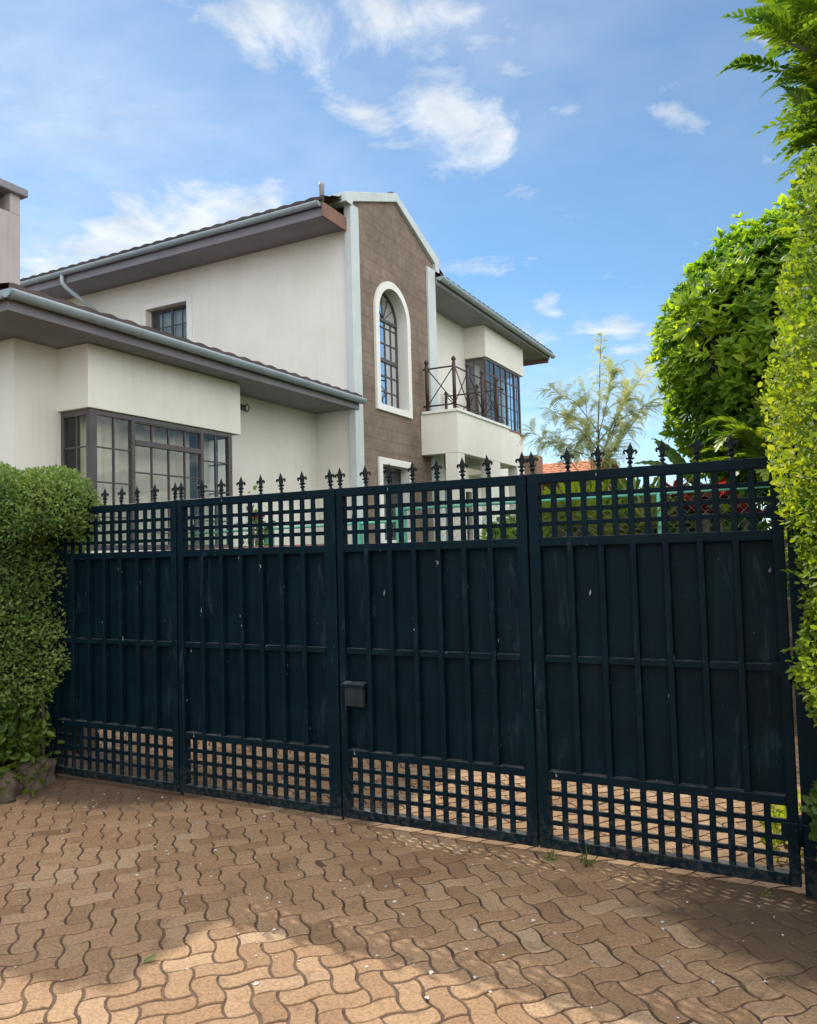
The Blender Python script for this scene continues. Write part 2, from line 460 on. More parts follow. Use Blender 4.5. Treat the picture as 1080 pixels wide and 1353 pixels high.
def hedge_leaves(n, boxes, lump, amp, size, tpl, depth=(-.14, .05), updir=.35):
    out = []
    tot = sum((b[1][0] * b[1][1] + b[1][1] * b[1][2] + b[1][0] * b[1][2]) for b in boxes)
    for b in boxes:
        m = int(n * (b[1][0] * b[1][1] + b[1][1] * b[1][2] + b[1][0] * b[1][2]) / tot)
        p, nr = super_shell(m, b[0], b[1], b[2] if len(b) > 2 else 5)
        l = lump(p)
        p = p + nr * (amp * l + RNG.uniform(*depth, m))[:, None]
        d = nr * .8 + unit(m) * .9 + np.array([0, 0, updir])
        nn = nr + unit(m) * .7 + np.array([0, 0, .3])
        rnd = np.clip(.45 + .30 * l + RNG.normal(0, .2, m), 0, 1)
        out.append(scatter(tpl, p, d, nn, RNG.uniform(*size, m), rnd))
    return join(out)

def trunk(mb, pts, r0, r1, n=8):
    k = len(pts)
    mb.tube(pts, [r0 + (r1 - r0) * i / (k - 1) for i in range(k)], n)

def curve_pts(a, b, sag, k=7, wig=0.0, seed=0):
    a = Vector(a); b = Vector(b); r = random.Random(seed); o = []
    for i in range(k):
        t = i / (k - 1)
        p = a.lerp(b, t) + Vector((0, 0, sag * 4 * t * (1 - t)))
        if 0 < i < k - 1: p += Vector((r.uniform(-wig, wig), r.uniform(-wig, wig), r.uniform(-wig, wig)))
        o.append(p)
    return o

def frond(base, d0, length, droop, pairs, leaflet, tpl, ang=60, taper=True, rnd0=.5, up=(0, 0, 1), lift=0.25):
    """a pinnate leaf: list of leaflets along a drooping rachis"""
    base = np.array(base, float); d0 = np.array(d0, float); d0 /= np.linalg.norm(d0)
    P = []; Dd = []; Nn = []; S = []; mid = []
    side = np.cross(d0, np.array(up)); 
    if np.linalg.norm(side) < 1e-3: side = np.array([1., 0, 0])
    side /= np.linalg.norm(side)
    p = base.copy(); step = length / (pairs + 1)
    for i in range(pairs + 1):
        t = (i + 1) / (pairs + 1)
        d = d0 + np.array([0, 0, -droop * t * t]); d /= np.linalg.norm(d)
        p = p + d * step; mid.append(p.copy())
        nrm = np.cross(side, d); nrm /= np.linalg.norm(nrm)
        sz = leaflet * ((.55 + .9 * math.sin(math.pi * min(1, t * .85 + .12))) / 1.4 if taper else 1)
        a = D2R(ang * (1 - .35 * t))
        for sg in (1, -1):
            ld = d * math.cos(a) + side * sg * math.sin(a) + nrm * lift * .6
            P.append(p); Dd.append(ld); Nn.append(nrm + side * sg * -.25); S.append(sz * RNG.uniform(.9, 1.08))
    P.append(p); Dd.append(d); Nn.append(nrm); S.append(leaflet * .7)
    P = np.array(P); n = len(P)
    return scatter(tpl, P, np.array(Dd) + unit(n) * .08, np.array(Nn) + unit(n) * .15, np.array(S), np.clip(rnd0 + RNG.normal(0, .1, n), 0, 1)), [base] + mid
# ================================================================== GROUND
def ground_sheet():
    n = 40; xs = np.linspace(-120, 120, n + 1); V = np.array([(x, y + 60, 0) for y in xs for x in xs], float)
    # rough soil, sunk a little below the paving
    V[:, 2] = -.045
    F = np.array([(j * (n + 1) + i, j * (n + 1) + i + 1, (j + 1) * (n + 1) + i + 1, (j + 1) * (n + 1) + i) for j in range(n) for i in range(n)])
    return tag(np_mesh('ground', V, F, np.zeros(len(V)), M['soil']), kind='structure')
ground_sheet()

def paving():
    U = .102; th = D2R(46.5)
    e1 = np.array([math.cos(th), math.sin(th)]); e2 = np.array([-e1[1], e1[0]])
    A = .092; gap = .043
    wave = [(0, 0), (.30, 1), (.70, 1)]
    def edge(a, b):
        """points from grid node a to b without the end point; shared by both neighbours"""
        fwd = (b[0] + b[1]) > (a[0] + a[1])
        lo = a if fwd else b
        hx = a[1] == b[1]
        sg = 1 if (lo[0] if hx else lo[1]) % 2 == 0 else -1
        pts = []
        ts = wave
        for t, w in ts:
            x = a[0] + (b[0] - a[0]) * t; y = a[1] + (b[1] - a[1]) * t
            o = A * w * sg
            if hx: y += o
            else: x += o
            pts.append((x, y))
        return pts
    V = []; F3 = []; R = []; faces = []
    x0, x1, y0, y1 = -8.2, 4.2, -2.5, 7.6
    for i in range(-100, 120):
        for j in range(-100, 140):
            k = (i + j) % 4
            if k == 0: nodes = [(i, j), (i + 1, j), (i + 2, j), (i + 2, j + 1), (i + 1, j + 1), (i, j + 1)]
            elif k == 2: nodes = [(i, j), (i + 1, j), (i + 1, j + 1), (i + 1, j + 2), (i, j + 2), (i, j + 1)]
            else: continue
            c = (np.array(nodes).mean(0) * U); w = e1 * c[0] + e2 * c[1] + np.array([-2, 3])
            if not (x0 < w[0] < x1 and y0 < w[1] < y1): continue
            if w[0] < -5.22 - .12 * math.sin(w[1] * 3) and w[1] < 4.15: continue
            if w[0] > .5 and w[1] > 3.2: continue
            P = []
            for a, b in zip(nodes, nodes[1:] + nodes[:1]): P += edge(a, b)
            P = np.array(P)
            prv = np.roll(P, 1, 0); nxt = np.roll(P, -1, 0)
            d1 = P - prv; d2 = nxt - P
            n1 = np.stack([-d1[:, 1], d1[:, 0]], 1); n1 /= np.linalg.norm(n1, axis=1, keepdims=True)
            n2 = np.stack([-d2[:, 1], d2[:, 0]], 1); n2 /= np.linalg.norm(n2, axis=1, keepdims=True)
            nn = n1 + n2; nn /= np.maximum((nn * n1).sum(1, keepdims=True), .5)
            rot = RNG.normal(0, .006); g = gap * RNG.uniform(.8, 1.5); cc = P.mean(0)
            tilt = RNG.normal(0, .009, 2); zz = RNG.normal(0, .0014); r = np.clip(RNG.normal(.5, .19), 0, 1)
            b = len(V); m = len(P)
            rough = RNG.normal(0, .010, (m, 2))
            for ring, (ins, dz) in enumerate(((g + .026, 0), (g + .008, -.0016), (g, -.005), (g, -.03))):
                Q = P + nn * ins + rough * (ring < 3)
                for q in Q:
                    q2 = q - cc; q2 = np.array([q2[0] - rot * q2[1], q2[1] + rot * q2[0]]) + cc
                    wv = (e1 * q2[0] + e2 * q2[1]) * U + np.array([-2, 3])
                    V.append((wv[0], wv[1], zz + dz + (tilt @ (q - cc)) * U)); R.append(r)
            faces.append(tuple(range(b, b + m)))
            for ring in range(3):
                for t in range(m):
                    a = b + ring * m + t; a2 = b + ring * m + (t + 1) % m
                    faces.append((a, a + m, a2 + m, a2))
    me = bpy.data.meshes.new('driveway_paving')
    me.from_pydata(V, [], faces)
    at = me.attributes.new('rnd', 'FLOAT', 'POINT'); at.data.foreach_set('value', R)
    me.update()
    o = link_mesh('driveway_paving', me, M['paver'])
    tag(o, kind='structure')
    tag(MB().box(x0, x1, y0, y1, -.04, -.0045).build('paving_joints', M['joint']), kind='structure')
paving()

# raised garden terrace behind the drive, with the house standing on it
tag(MB().box(-30, 40, 7.75, 60, -.04, 1.15).box(-30, -8.3, 5.6, 7.75, -.04, 1.15).build('garden_terrace', M['lawn']), kind='structure')
# planting bed at the left of the drive
def bed(x0, x1, y0, y1, z, seed, name):
    L = Lump(seed); n = 24; m = 24; V = []
    for j in range(m + 1):
        for i in range(n + 1):
            u = i / n; v = j / m
            e = min(1, min(u, 1 - u, v, 1 - v) * 7)
            x = x0 + (x1 - x0) * u; y = y0 + (y1 - y0) * v
            V.append((x, y, -.04 + (z + .05 + .05 * L(np.array([[x, y, 0.]]))[0]) * e))
    F = np.array([(j * (n + 1) + i, j * (n + 1) + i + 1, (j + 1) * (n + 1) + i + 1, (j + 1) * (n + 1) + i) for j in range(m) for i in range(n)])
    tag(np_mesh(name, np.array(V), F, np.zeros(len(V)), M['soil'], None, True), kind='structure')
bed(-8.5, -5.22, -1.5, 5.2, .16, 3, 'planting_bed')
bed(-.10, 4, 2.9, 6.2, .06, 5, 'planting_bed')

# ================================================================== GATE
GY = 4.19
def fleur():
    mb = MB()
    mb.lathe((0, 0, 0), [(.013, 0), (.013, .006), (.008, .010), (.008, .018), (.014, .022), (.016, .028), (.012, .034), (.0075, .038), (.0075, .046), (.012, .049), (.0135, .054), (.009, .060), (.007, .066)], 10)
    # middle petal, flattened
    prof = [(.006, .060), (.010, .070), (.0155, .086), (.015, .098), (.009, .113), (.004, .125), (.0012, .134)]
    b = len(mb.v); mb.lathe((0, 0, 0), prof, 10)
    for i in range(b, len(mb.v)):
        x, y, z = mb.v[i]; mb.v[i] = (x, y * .62, z)
    for s in (1, -1):
        pts = [(s * .004, 0, .062), (s * .010, 0, .076), (s * .019, 0, .088), (s * .028, 0, .089), (s * .033, 0, .081), (s * .030, 0, .073), (s * .025, 0, .072)]
        mb.tube(pts, [.005, .0065, .0075, .007, .0065, .005, .003], 8)
        pts = [(s * .004, 0, .050), (s * .013, 0, .044), (s * .019, 0, .047), (s * .020, 0, .053)]
        mb.tube(pts, [.004, .005, .0045, .003], 6)
    mb.tube([(-.013, 0, .0655), (.013, 0, .0655)], .0065, 8)
    return mb
FLEUR = fleur().mesh('finial'); FLEUR.materials.append(M['gate'])

def gate_leaf(x0, x1, label, wide_left=.05, wide_right=.05, box=False, hinge=False, bolt_l=False, bolt_r=False):
    t = thing('gate_leaf', ((x0 + x1) / 2, GY, 0), label, 'gate leaf', 'folding leaves of the driveway gate')
    y0, y1 = GY, GY + .062
    zb, zt = .035, 2.068
    a, b = x0 + wide_left, x1 - wide_right
    f = MB()
    f.box(x0, a, y0, y1, zb, zt).box(b, x1, y0, y1, zb, zt)
    for z0, z1, d in ((2.015, zt, .002), (1.665, 1.715, .003), (.405, .45, .003), (zb, .092, .002)):
        f.box(a, b, y0 + d, y1 - d, z0, z1)
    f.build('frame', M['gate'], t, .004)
    n = 7; pitch = (b - a) / n
    MB().box(a, b, y0 + .050, y0 + .053, .45, 1.665).build('sheet_panel', M['gate'], t)
    xs = [a + pitch * i for i in range(1, n)]
    for x in xs:
        MB().box(x - .016, x + .016, y0 + .003, y0 + .050, .45, 1.665).build('rib', M['gate'], t, .003)
    mr = MB(); e = [a] + xs + [b]
    for i in range(n):
        q0 = e[i] + (.016 if i else 0); q1 = e[i + 1] - (.016 if i < n - 1 else 0)
        mr.box(q0, q1, y0 + .012, y0 + .050, 1.035, 1.07)
    mr.build('middle_rail', M['gate'], t, .003)
    for nm, z0, z1 in (('upper_lattice', 1.715, 2.015), ('lower_lattice', .092, .405)):
        mb = MB(); w = .0155
        for i in range(1, 2 * n):
            x = a + pitch * i / 2
            mb.box(x - w, x + w, y0 + .006, y0 + .020, z0, z1)
        for k in range(1, 4):
            z = z0 + (z1 - z0) * k / 4
            mb.box(a, b, y0 + .0195, y0 + .034, z - .0125, z + .0125)
        mb.build(nm, M['gate'], t, .002)
    for x in [x0 + wide_left * .45] + xs + [x1 - wide_right * .45]:
        o = link_mesh('finial', FLEUR, None, t, Vector((x, GY + .025, zt)) - t.location)
        o.rotation_euler = (random.gauss(0, .035), random.gauss(0, .03), random.gauss(0, .2))
    if box:
        lb = MB(); lb.box(-2.650, -2.518, y0 - .030, y0 + .003, .722, .842)
        lo = lb.build('lock_box', M['gate2'], t, .005)
        MB().prism([(-2.662, y0 - .046, .842), (-2.662, y0 + .003, .842), (-2.662, y0 + .003, .872), (-2.662, y0 - .040, .858)], (.156, 0, 0)).build('lid', M['gate'], lo, .003)
    if hinge:
        for z in (.30, 1.05, 1.80):
            h = MB(); h.tube([(x1 + .008, y0 - .012, z - .07), (x1 + .012, y0 - .006, z + .07)], .013, 10)
            h.box(x1 - .075, x1 + .004, y0 - .009, y0 - .001, z - .03, z + .03)
            h.build('hinge', M['gate'], t)
    for on, x in ((bolt_l, x0 + .025), (bolt_r, x1 - .025)):
        if on:
            d = MB(); d.tube([(x, y0 + .062, -.02), (x, y0 + .062, .34)], .008, 8); d.tube([(x, y0 + .062, .34), (x, y0 + .062, .355), (x + .05, y0 + .05, .36)], .008, 8)
            d.box(x - .018, x + .018, y0 + .05, y0 + .075, .14, .17)
            d.build('drop_bolt', M['gate'], t)
    return t
M['gate2'] = mottled('worn_gate_paint', (.012, .018, .024), (.032, .036, .040), 9, .55, 60, .2, .003, spec=.2)
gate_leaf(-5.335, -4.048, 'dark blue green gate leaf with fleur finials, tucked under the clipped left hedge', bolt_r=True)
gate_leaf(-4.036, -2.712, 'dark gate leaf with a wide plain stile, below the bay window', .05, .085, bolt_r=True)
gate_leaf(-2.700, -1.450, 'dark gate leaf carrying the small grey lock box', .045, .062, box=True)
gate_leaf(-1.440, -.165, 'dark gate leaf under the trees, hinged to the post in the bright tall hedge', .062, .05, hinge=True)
p = thing('gate_post', (-5.41, 4.22, 0), 'dark steel gate post half buried in the clipped hedge and shrubs', 'gate post', 'posts at the gate ends')
MB().box(-5.455, -5.365, 4.17, 4.27, -.04, 2.14).build('shaft', M['gate'], p, .006)
MB().box(-5.465, -5.355, 4.16, 4.28, 2.14, 2.155).build('cap', M['gate'], p, .003)
MB().box(-5.36, -5.345, 4.175, 4.185, .9, 1.2).build('latch_plate', M['gate'], p, .002)
p = thing('gate_post', (-.06, 4.23, 0), 'dark green steel gate post in front of the tall bright hedge', 'gate post', 'posts at the gate ends')
MB().box(-.150, .02, 4.17, 4.31, -.04, 2.12).build('shaft', M['gate'], p, .006)
MB().box(-.16, .03, 4.16, 4.32, 2.12, 2.135).build('cap', M['gate'], p, .003)
for z in (.30, 1.05, 1.80):
    MB().box(-.146, -.04, 4.160, 4.169, z - .035, z + .035).build('hinge_plate', M['gate'], p, .002)

# ================================================================== HOUSE
H = thing('house', (-7.28, 12.0, 0), 'two storey cream house with a brown stone gable, arched window and balcony', 'house')
PL, TR = M['plaster'], M['trim']
XF = -7.28; YC = 12.0; XW = -8.12
# --- upper side wall with a small window, plane y = 12 facing the gate
fs = Fr((0, YC, 0), (1, 0, 0), (0, -1, 0))
mb = MB(); fs.wall(mb, -20, XF - .02, 0, 7.53, [(-12.33, -11.20, 5.62, 6.88)], .25)
mb.build('side_wall', PL, H)
mb = MB()
for u0, u1, z0, z1 in ((-12.40, -12.33, 5.5, 7.0), (-11.20, -11.06, 5.5, 7.0), (-12.33, -11.20, 6.88, 7.0), (-12.33, -11.20, 5.5, 5.62)):
    fs.box(mb, u0, u1, 0.002, .03, z0, z1)
mb.build('window_surround', TR, H, .006)

def window(parent, fr, u0, u1, z0, z1, ucuts, zcuts, n=-.12, fw=.05, bar=.022, thick=(), mat='frame', glassmat='glass', curtain=None, backing=True):
    """metal window: outer frame, glazing bars, one pane, curtain behind"""
    mb = MB()
    fr.box(mb, u0, u0 + fw, n - .04, n, z0, z1); fr.box(mb, u1 - fw, u1, n - .04, n, z0, z1)
    fr.box(mb, u0 + fw, u1 - fw, n - .038, n - .002, z1 - fw, z1); fr.box(mb, u0 + fw, u1 - fw, n - .038, n - .002, z0, z0 + fw)
    for u in ucuts:
        w = .045 if u in thick else bar
        fr.box(mb, u - w / 2, u + w / 2, n - .034, n - (.001 if u in thick else .006), z0 + fw, z1 - fw)
    for z in zcuts:
        w = .05 if z in thick else bar
        fr.box(mb, u0 + fw, u1 - fw, n - .032, n - (.003 if z in thick else .008), z - w / 2, z + w / 2)
    w = mb.build('window', M[mat], parent, .003)
    g = MB(); g.add([fr.p(u0 + .01, n - .018, z0 + .01), fr.p(u1 - .01, n - .018, z0 + .01), fr.p(u1 - .01, n - .018, z1 - .01), fr.p(u0 + .01, n - .018, z1 - .01)], [(0, 1, 2, 3)])
    g.build('glass', M[glassmat], w, recalc=False)
    if curtain:
        for (c0, c1, cz0, cz1, off) in curtain:
            c = MB()
            k = max(8, int((c1 - c0) / .018)); vs = []
            ph = random.uniform(0, 6)
            for i in range(k + 1):
                u = c0 + (c1 - c0) * i / k
                d = .022 * math.sin(u * 44 + ph) + .012 * math.sin(u * 19 + ph * 2) + .006 * math.sin(u * 97)
                vs += [fr.p(u, n - off + d, cz0), fr.p(u, n - off + d * .7, (cz0 + cz1) / 2), fr.p(u, n - off + d * .45, cz1)]
            fsx = [(3 * i + j, 3 * i + 3 + j, 3 * i + 4 + j, 3 * i + 1 + j) for i in range(k) for j in range(2)]
            c.add(vs, fsx, True)
            c.build('curtain', M['curtain'], w, recalc=False)
    return w
window(H, fs, -12.33, -11.20, 5.62, 6.88, [-12.03, -11.76, -11.48], [6.50, 6.14, 5.80], n=-.14, thick=(-11.76,), glassmat='bluglass', curtain=[(-12.22, -11.22, 5.6, 6.84, .12)])  # pale curtain added in place of the sky reflected in these panes
MB().box(-12.9, -10.4, 13.2, 13.25, 5, 7.4).build('room_wall', M['interior'], H)

# --- upper roof: eave along the side wall, soffit, fascia, gutter
sof = MB(); sof.box(-19, XF - .06, 11.26, YC - .003, 7.53, 7.55); 
sof.build('soffit', M['soffit'], H)
MB().box(-19, XF - .05, 11.22, 11.25, 7.50, 7.66).build('fascia', M['soffit'], H)
def gutter(name, a, b, r, parent, brk=1.2):
    """half round gutter from a to b with joint collars"""
    a = Vector(a); b = Vector(b); d = (b - a).normalized(); s = d.cross(Vector((0, 0, 1)))
    mb = MB(); n = 12
    def arc(p, rr): return [p + s * (rr * math.cos(math.pi * (1 + k / n))) + Vector((0, 0, rr * math.sin(math.pi * (1 + k / n)))) for k in range(n + 1)]
    def shell(p, q, ro, ri):
        A = arc(p, ro) + list(reversed(arc(p, ri))); B = arc(q, ro) + list(reversed(arc(q, ri))); m = len(A)
        mb.add(A + B, [(i, (i + 1) % m, (i + 1) % m + m, i + m) for i in range(m)], True)
        mb.add(A, [tuple(range(m))]); mb.add(B, [tuple(reversed(range(m)))])
    shell(a, b, r, r - .006)
    L = (b - a).length; k = int(L / brk)
    for i in range(k + 1):
        p = a + d * (.03 + (L - .1) * i / max(k, 1)); shell(p, p + d * .05, r + .007, r + .001)
    for p, q in ((a - d * .004, a + d * .012), (b - d * .012, b + d * .004)):
        A = arc(p, r + .004); B = arc(q, r + .004); m = len(A)
        mb.add(A + B, [(i, (i + 1) % m, (i + 1) % m + m, i + m) for i in range(m)]); mb.add(A, [tuple(range(m))]); mb.add(B, [tuple(reversed(range(m)))])
    return mb.build(name, M['gutter'], parent)
gutter('gutter', (-18.9, 11.145, 7.72), (XF - .10, 11.145, 7.72), .075, H, 1.9)

def tiled(name, o, u, v, lu, lv, rows, parent, mat, amp=.019, per=.30, thick=.03):
    """pan-tile slope: u along the eave, v up the slope; rolls along v, stepped courses"""
    o = Vector(o); u = Vector(u).normalized(); v = Vector(v).normalized(); n = u.cross(v)
    if n.z < 0: n = -n
    nu = max(4, int(lu / per * 8)); V = []; Fq = []
    us = [lu * i / nu for i in range(nu + 1)]
    row = 0
    def addrow(t, lift):
        for a in us: V.append(o + u * a + v * t + n * (lift + amp * (math.sin(2 * math.pi * a / per) * .5 + .5) ** .7))
    ts = []
    for r in range(rows):
        ts += [(lv * r / rows, .022), (lv * (r + 1) / rows - .001, 0)]
    addrow(0, -thick)
    for t, l in ts: addrow(t, l)
    w = nu + 1
    for j in range(len(ts)):
        for i in range(nu): Fq.append((j * w + i, j * w + i + 1, (j + 1) * w + i + 1, (j + 1) * w + i))
    b = MB(); b.add(V, Fq, False)
    # underside
    q = [o - n * thick, o + u * lu - n * thick, o + u * lu + v * lv - n * thick, o + v * lv - n * thick]
    b.add(q, [(0, 1, 2, 3)])
    return b.build(name, mat, parent, recalc=False)
sl = math.tan(D2R(21))
tiled('roof', (-19, 11.12, 7.77), (1, 0, 0), (0, 1, sl), 19 + XF - .02, 2.7 / math.cos(D2R(21)), 9, H, M['roof'])
tiled('roof', (-19, 16.3, 7.77), (1, 0, 0), (0, -1, sl), 19 + XF - .02, 2.72 / math.cos(D2R(21)), 9, H, M['roof'])
MB().tube([(-19, 13.7, 8.80), (XF - .03, 13.7, 8.80)], .10, 8).build('ridge_cap', M['roof'], H)

# --- stone gable bay
y0, y1 = 11.95, 15.42
gz = lambda y: 8.06 + .38 * (y - 11.75) if y < 13.67 else 8.06 + .38 * (15.60 - y)
fg = Fr((XF, 0, 0), (0, 1, 0), (1, 0, 0))
AU0, AU1, AZ0, AS, AR = 12.88, 14.02, 4.48, 6.24, .57
st = MB()
def strip(ya, yb, za0, zb0, za1, zb1):
    st.add([(XF, ya, za0), (XF, yb, zb0), (XF, yb, zb1), (XF, ya, za1)], [(0, 1, 2, 3)])
LWu0, LWu1, LWz0, LWz1 = 12.88, 13.98, 1.9, 3.33
cols = sorted({y0 + .02, 12.2, 12.88, *[AU0 + .57 - .57 * math.cos(math.pi * i / 20) for i in range(21)], 13.67, 13.98, y1 - .02})
for a, b in zip(cols, cols[1:]):
    c = (a + b) / 2
    segs = [(0, None)]
    ga, gb = gz(a), gz(b)
    lo_a = lo_b = 0
    spans = []
    if LWu0 < c < LWu1: spans.append((LWz0, LWz0, LWz1, LWz1))
    if AU0 < c < AU1:
        h = lambda y: AS + math.sqrt(max(0, AR * AR - (y - AU0 - AR) ** 2))
        spans.append((AZ0, AZ0, h(a), h(b)))
    for (s0a, s0b, s1a, s1b) in spans:
        strip(a, b, lo_a, lo_b, s0a, s0b); lo_a, lo_b = s1a, s1b
    strip(a, b, lo_a, lo_b, ga, gb)
# far side of the bay and its roofward cheek
st.add([(XF, y1, 0), (XW - .3, y1, 0), (XW - .3, y1, gz(y1)), (XF, y1, gz(y1))], [(0, 1, 2, 3)])
st.build('stone_gable', M['stone'], H, recalc=False)
# raked parapet: same outline on both faces, 0.36 m deep
def raked(za, zb, x0, x1):
    pts_o = [(11.74, 8.06), (13.67, 8.06 + .38 * 1.93), (15.61, 8.06)]
    P = [(x1, 11.74, 7.93), (x1, 11.74, 8.10), (x1, 13.675, 8.83), (x1, 15.61, 8.10), (x1, 15.61, 7.78), (x1, 15.42, 7.78), (x1, 15.40, 7.95), (x1, 13.675, 8.66), (x1, 12.0, 8.02), (x1, 11.95, 7.93)]
    m = MB(); m.prism(P, (x0 - x1, 0, 0)); return m
raked(0, 0, XF - .36, XF + .07).build('gable_coping', M['bluetrim'], H, .008)
for ya, yb in ((11.93, 12.21), (15.06, 15.43)):
    MB().box(XF - .10, XF + .045, ya, yb, 0, (7.97 if ya < 13 else 7.80)).build('pilaster', M['bluetrim'], H, .008)
# short raking board that closes the eave against the gable
MB().box(XF - .075, XF - .045, 11.17, 11.93, 7.47, 7.72).build('barge_board', M['fascia'], H)
mb = MB(); mb.lathe((-7.36, 11.2, 7.80), [(.03, -.05), (.03, .03), (.042, .04), (.042, .20), (.05, .215), (.042, .26), (.025, .27)], 10)
mb.build('flood_light', M['conduit'], H)

# arched window
ring = MB(); K = 28
outer = []; inner = []
def archpath(u0, u1, z0, zs, r):
    c = (u0 + u1) / 2
    pts = [(u0, z0), (u0, zs)]
    pts += [(c - r * math.cos(math.pi * i / K), zs + r * math.sin(math.pi * i / K)) for i in range(1, K)]
    pts += [(u1, zs), (u1, z0)]
    return pts
ip = archpath(AU0, AU1, AZ0, AS, AR); op = archpath(AU0 - .14, AU1 + .14, AZ0 - .12, AS, AR + .14)
m = len(ip)
for i in range(m):
    j = (i + 1) % m
    a, b, c, d = op[i], op[j], ip[j], ip[i]
    f_ = lambda q, n: (XF + n, q[0], q[1])
    ring.add([f_(a, .05), f_(b, .05), f_(c, .05), f_(d, .05)], [(0, 1, 2, 3)])
    ring.add([f_(a, .05), f_(b, .05), f_(b, 0), f_(a, 0)], [(0, 1, 2, 3)])
    ring.add([f_(d, .05), f_(c, .05), f_(c, -.22), f_(d, -.22)], [(0, 1, 2, 3)])
ring.build('arch_surround', TR, H)
w = MB(); n = -.18
fa = Fr((XF, 0, 0), (0, 1, 0), (1, 0, 0))
ip2 = archpath(AU0 + .045, AU1 - .045, AZ0 + .05, AS, AR - .045)
for i in range(m):
    j = (i + 1) % m
    a, b, c, d = ip[i], ip[j], ip2[j], ip2[i]
    f_ = lambda q, nn: (XF + nn, q[0], q[1])
    w.add([f_(a, n), f_(b, n), f_(c, n), f_(d, n)], [(0, 1, 2, 3)])
    w.add([f_(d, n), f_(c, n), f_(c, n - .04), f_(d, n - .04)], [(0, 1, 2, 3)])
cy_ = (AU0 + AU1) / 2
for u in (cy_ - .22, cy_ + .06, cy_ + .30):
    fa.box(w, u - .011, u + .011, n - .03, n - .004, AZ0 + .05, AS)
for z, t in ((4.82, .022), (5.13, .03), (5.44, .075), (5.78, .022), (6.10, .022), (AS, .06)):
    fa.box(w, AU0 + .045, AU1 - .045, n - .034, n + (.012 if t > .05 else -.002), z - t / 2, z + t / 2)
for ang in (35, 65, 95, 130):
    d = Vector((0, math.cos(D2R(ang)), math.sin(D2R(ang))))
    p0 = Vector((XF + n - .015, cy_, AS)); w.tube([p0, p0 + d * (AR - .03)], .011, 5)
fa.box(w, AU0 + .02, AU1 - .02, n - .03, n + .1, AZ0 + .003, AZ0 + .035)
aw = w.build('arched_window', M['frame'], H)
g = MB(); g.add([(XF + n - .02, u, z) for u, z in ip], [tuple(range(m))]); g.build('glass', M['bluglass'], aw, recalc=False)
c = MB(); k = 70; vs = []
for i in range(k + 1):
    u = AU0 - .1 + (AU1 - AU0 + .2) * i / k; d = .02 * math.sin(u * 50) + .01 * math.sin(u * 23)
    vs += [(XF - .40 + d, u, 4.4), (XF - .40 + d * .6, u, 6.2)]
c.add(vs, [(2 * i, 2 * i + 2, 2 * i + 3, 2 * i + 1) for i in range(k)], True); c.build('curtain', M['curtain'], aw, recalc=False)
MB().box(XF - 1.6, XF - 1.55, 12.3, 15.3, 0, 8).build('room_wall', M['interior'], H)
# low window in the gable
mb = MB()
for u0, u1, z0, z1 in ((LWu0 - .13, LWu0, 1.8, 3.46), (LWu1, LWu1 + .13, 1.8, 3.46), (LWu0, LWu1, LWz1, 3.46), (LWu0, LWu1, 1.8, 1.9)):
    fg.box(mb, u0, u1, .002, .05, z0, z1); 
fg.box(mb, LWu0 - .02, LWu0, -.22, .0, LWz0, LWz1); fg.box(mb, LWu1, LWu1 + .02, -.22, 0, LWz0, LWz1); fg.box(mb, LWu0, LWu1, -.22, 0, LWz1, LWz1 + .02)
mb.build('window_surround', TR, H, .006)
window(H, fg, LWu0, LWu1, LWz0, LWz1, [13.25, 13.62], [2.95, 2.5], n=-.16, glassmat='bluglass', curtain=[(13.3, 14.0, 1.9, 3.3, .25)])

# --- ground floor wing with bay window
fw_ = Fr((XW, 0, 0), (0, 1, 0), (1, 0, 0))
mb = MB(); fw_.wall(mb, 5.88, YC - .002, 0, 4.24, [(6.55, 9.12, 1.7, 3.5)], .25)
fe = Fr((0, 5.877, 0), (1, 0, 0), (0, -1, 0))
fe.wall(mb, -16, XW - .003, 0, 4.24, [], .25)
mb.build('wing_wall', PL, H)
XB = -7.583
mb = MB(); mb.box(XW - .02, XB, 6.46, 9.22, 3.47, 4.238); mb.build('bay_head', PL, H, .01)
mb = MB(); mb.box(XW - .02, XB - .03, 6.49, 9.05, 1.2, 1.78); mb.build('bay_base', PL, H, .01)
fb = Fr((XB - .02, 0, 0), (0, 1, 0), (1, 0, 0))
bw = MB(); Z0, Z1 = 1.785, 3.465
for u, wd in ((6.55, .10), (7.165, .055), (8.41, .055), (9.0, .075)):
    fb.box(bw, u - wd / 2, u + wd / 2, -.07, 0, Z0, Z1)
seg = [(6.60, 7.1375), (7.1925, 8.3825), (8.4375, 8.9625)]
for (a, b) in seg:
    fb.box(bw, a, b, -.06, -.004, Z1 - .06, Z1 - .002); fb.box(bw, a, b, -.06, -.004, Z0, Z0 + .06)
zs = [3.02, 2.60, 2.18]
for (a, b), kk in zip(seg, (2, 4, 2)):
    for i in range(1, kk):
        u = a + (b - a) * i / kk; fb.box(bw, u - .009, u + .009, -.045, -.012, Z0 + .06, Z1 - .06)
    for z in (zs if kk == 2 else [2.76, 2.36, 2.0]):
        fb.box(bw, a, b, -.043, -.014, z - .009, z + .009)
fb.box(bw, 7.1925, 8.3825, -.06, .006, 3.10, 3.17)
fb.box(bw, 7.1925, 8.3825, -.055, .004, 3.385, 3.40)
B = bw.build('bay_window', M['frame'], H, .003)
g = MB(); g.add([fb.p(6.52, -.03, Z0), fb.p(9.03, -.03, Z0), fb.p(9.03, -.03, Z1), fb.p(6.52, -.03, Z1)], [(0, 1, 2, 3)])
g.add([(XW, 6.53, Z0), (XB - .05, 6.53, Z0), (XB - .05, 6.53, Z1), (XW, 6.53, Z1)], [(0, 1, 2, 3)])
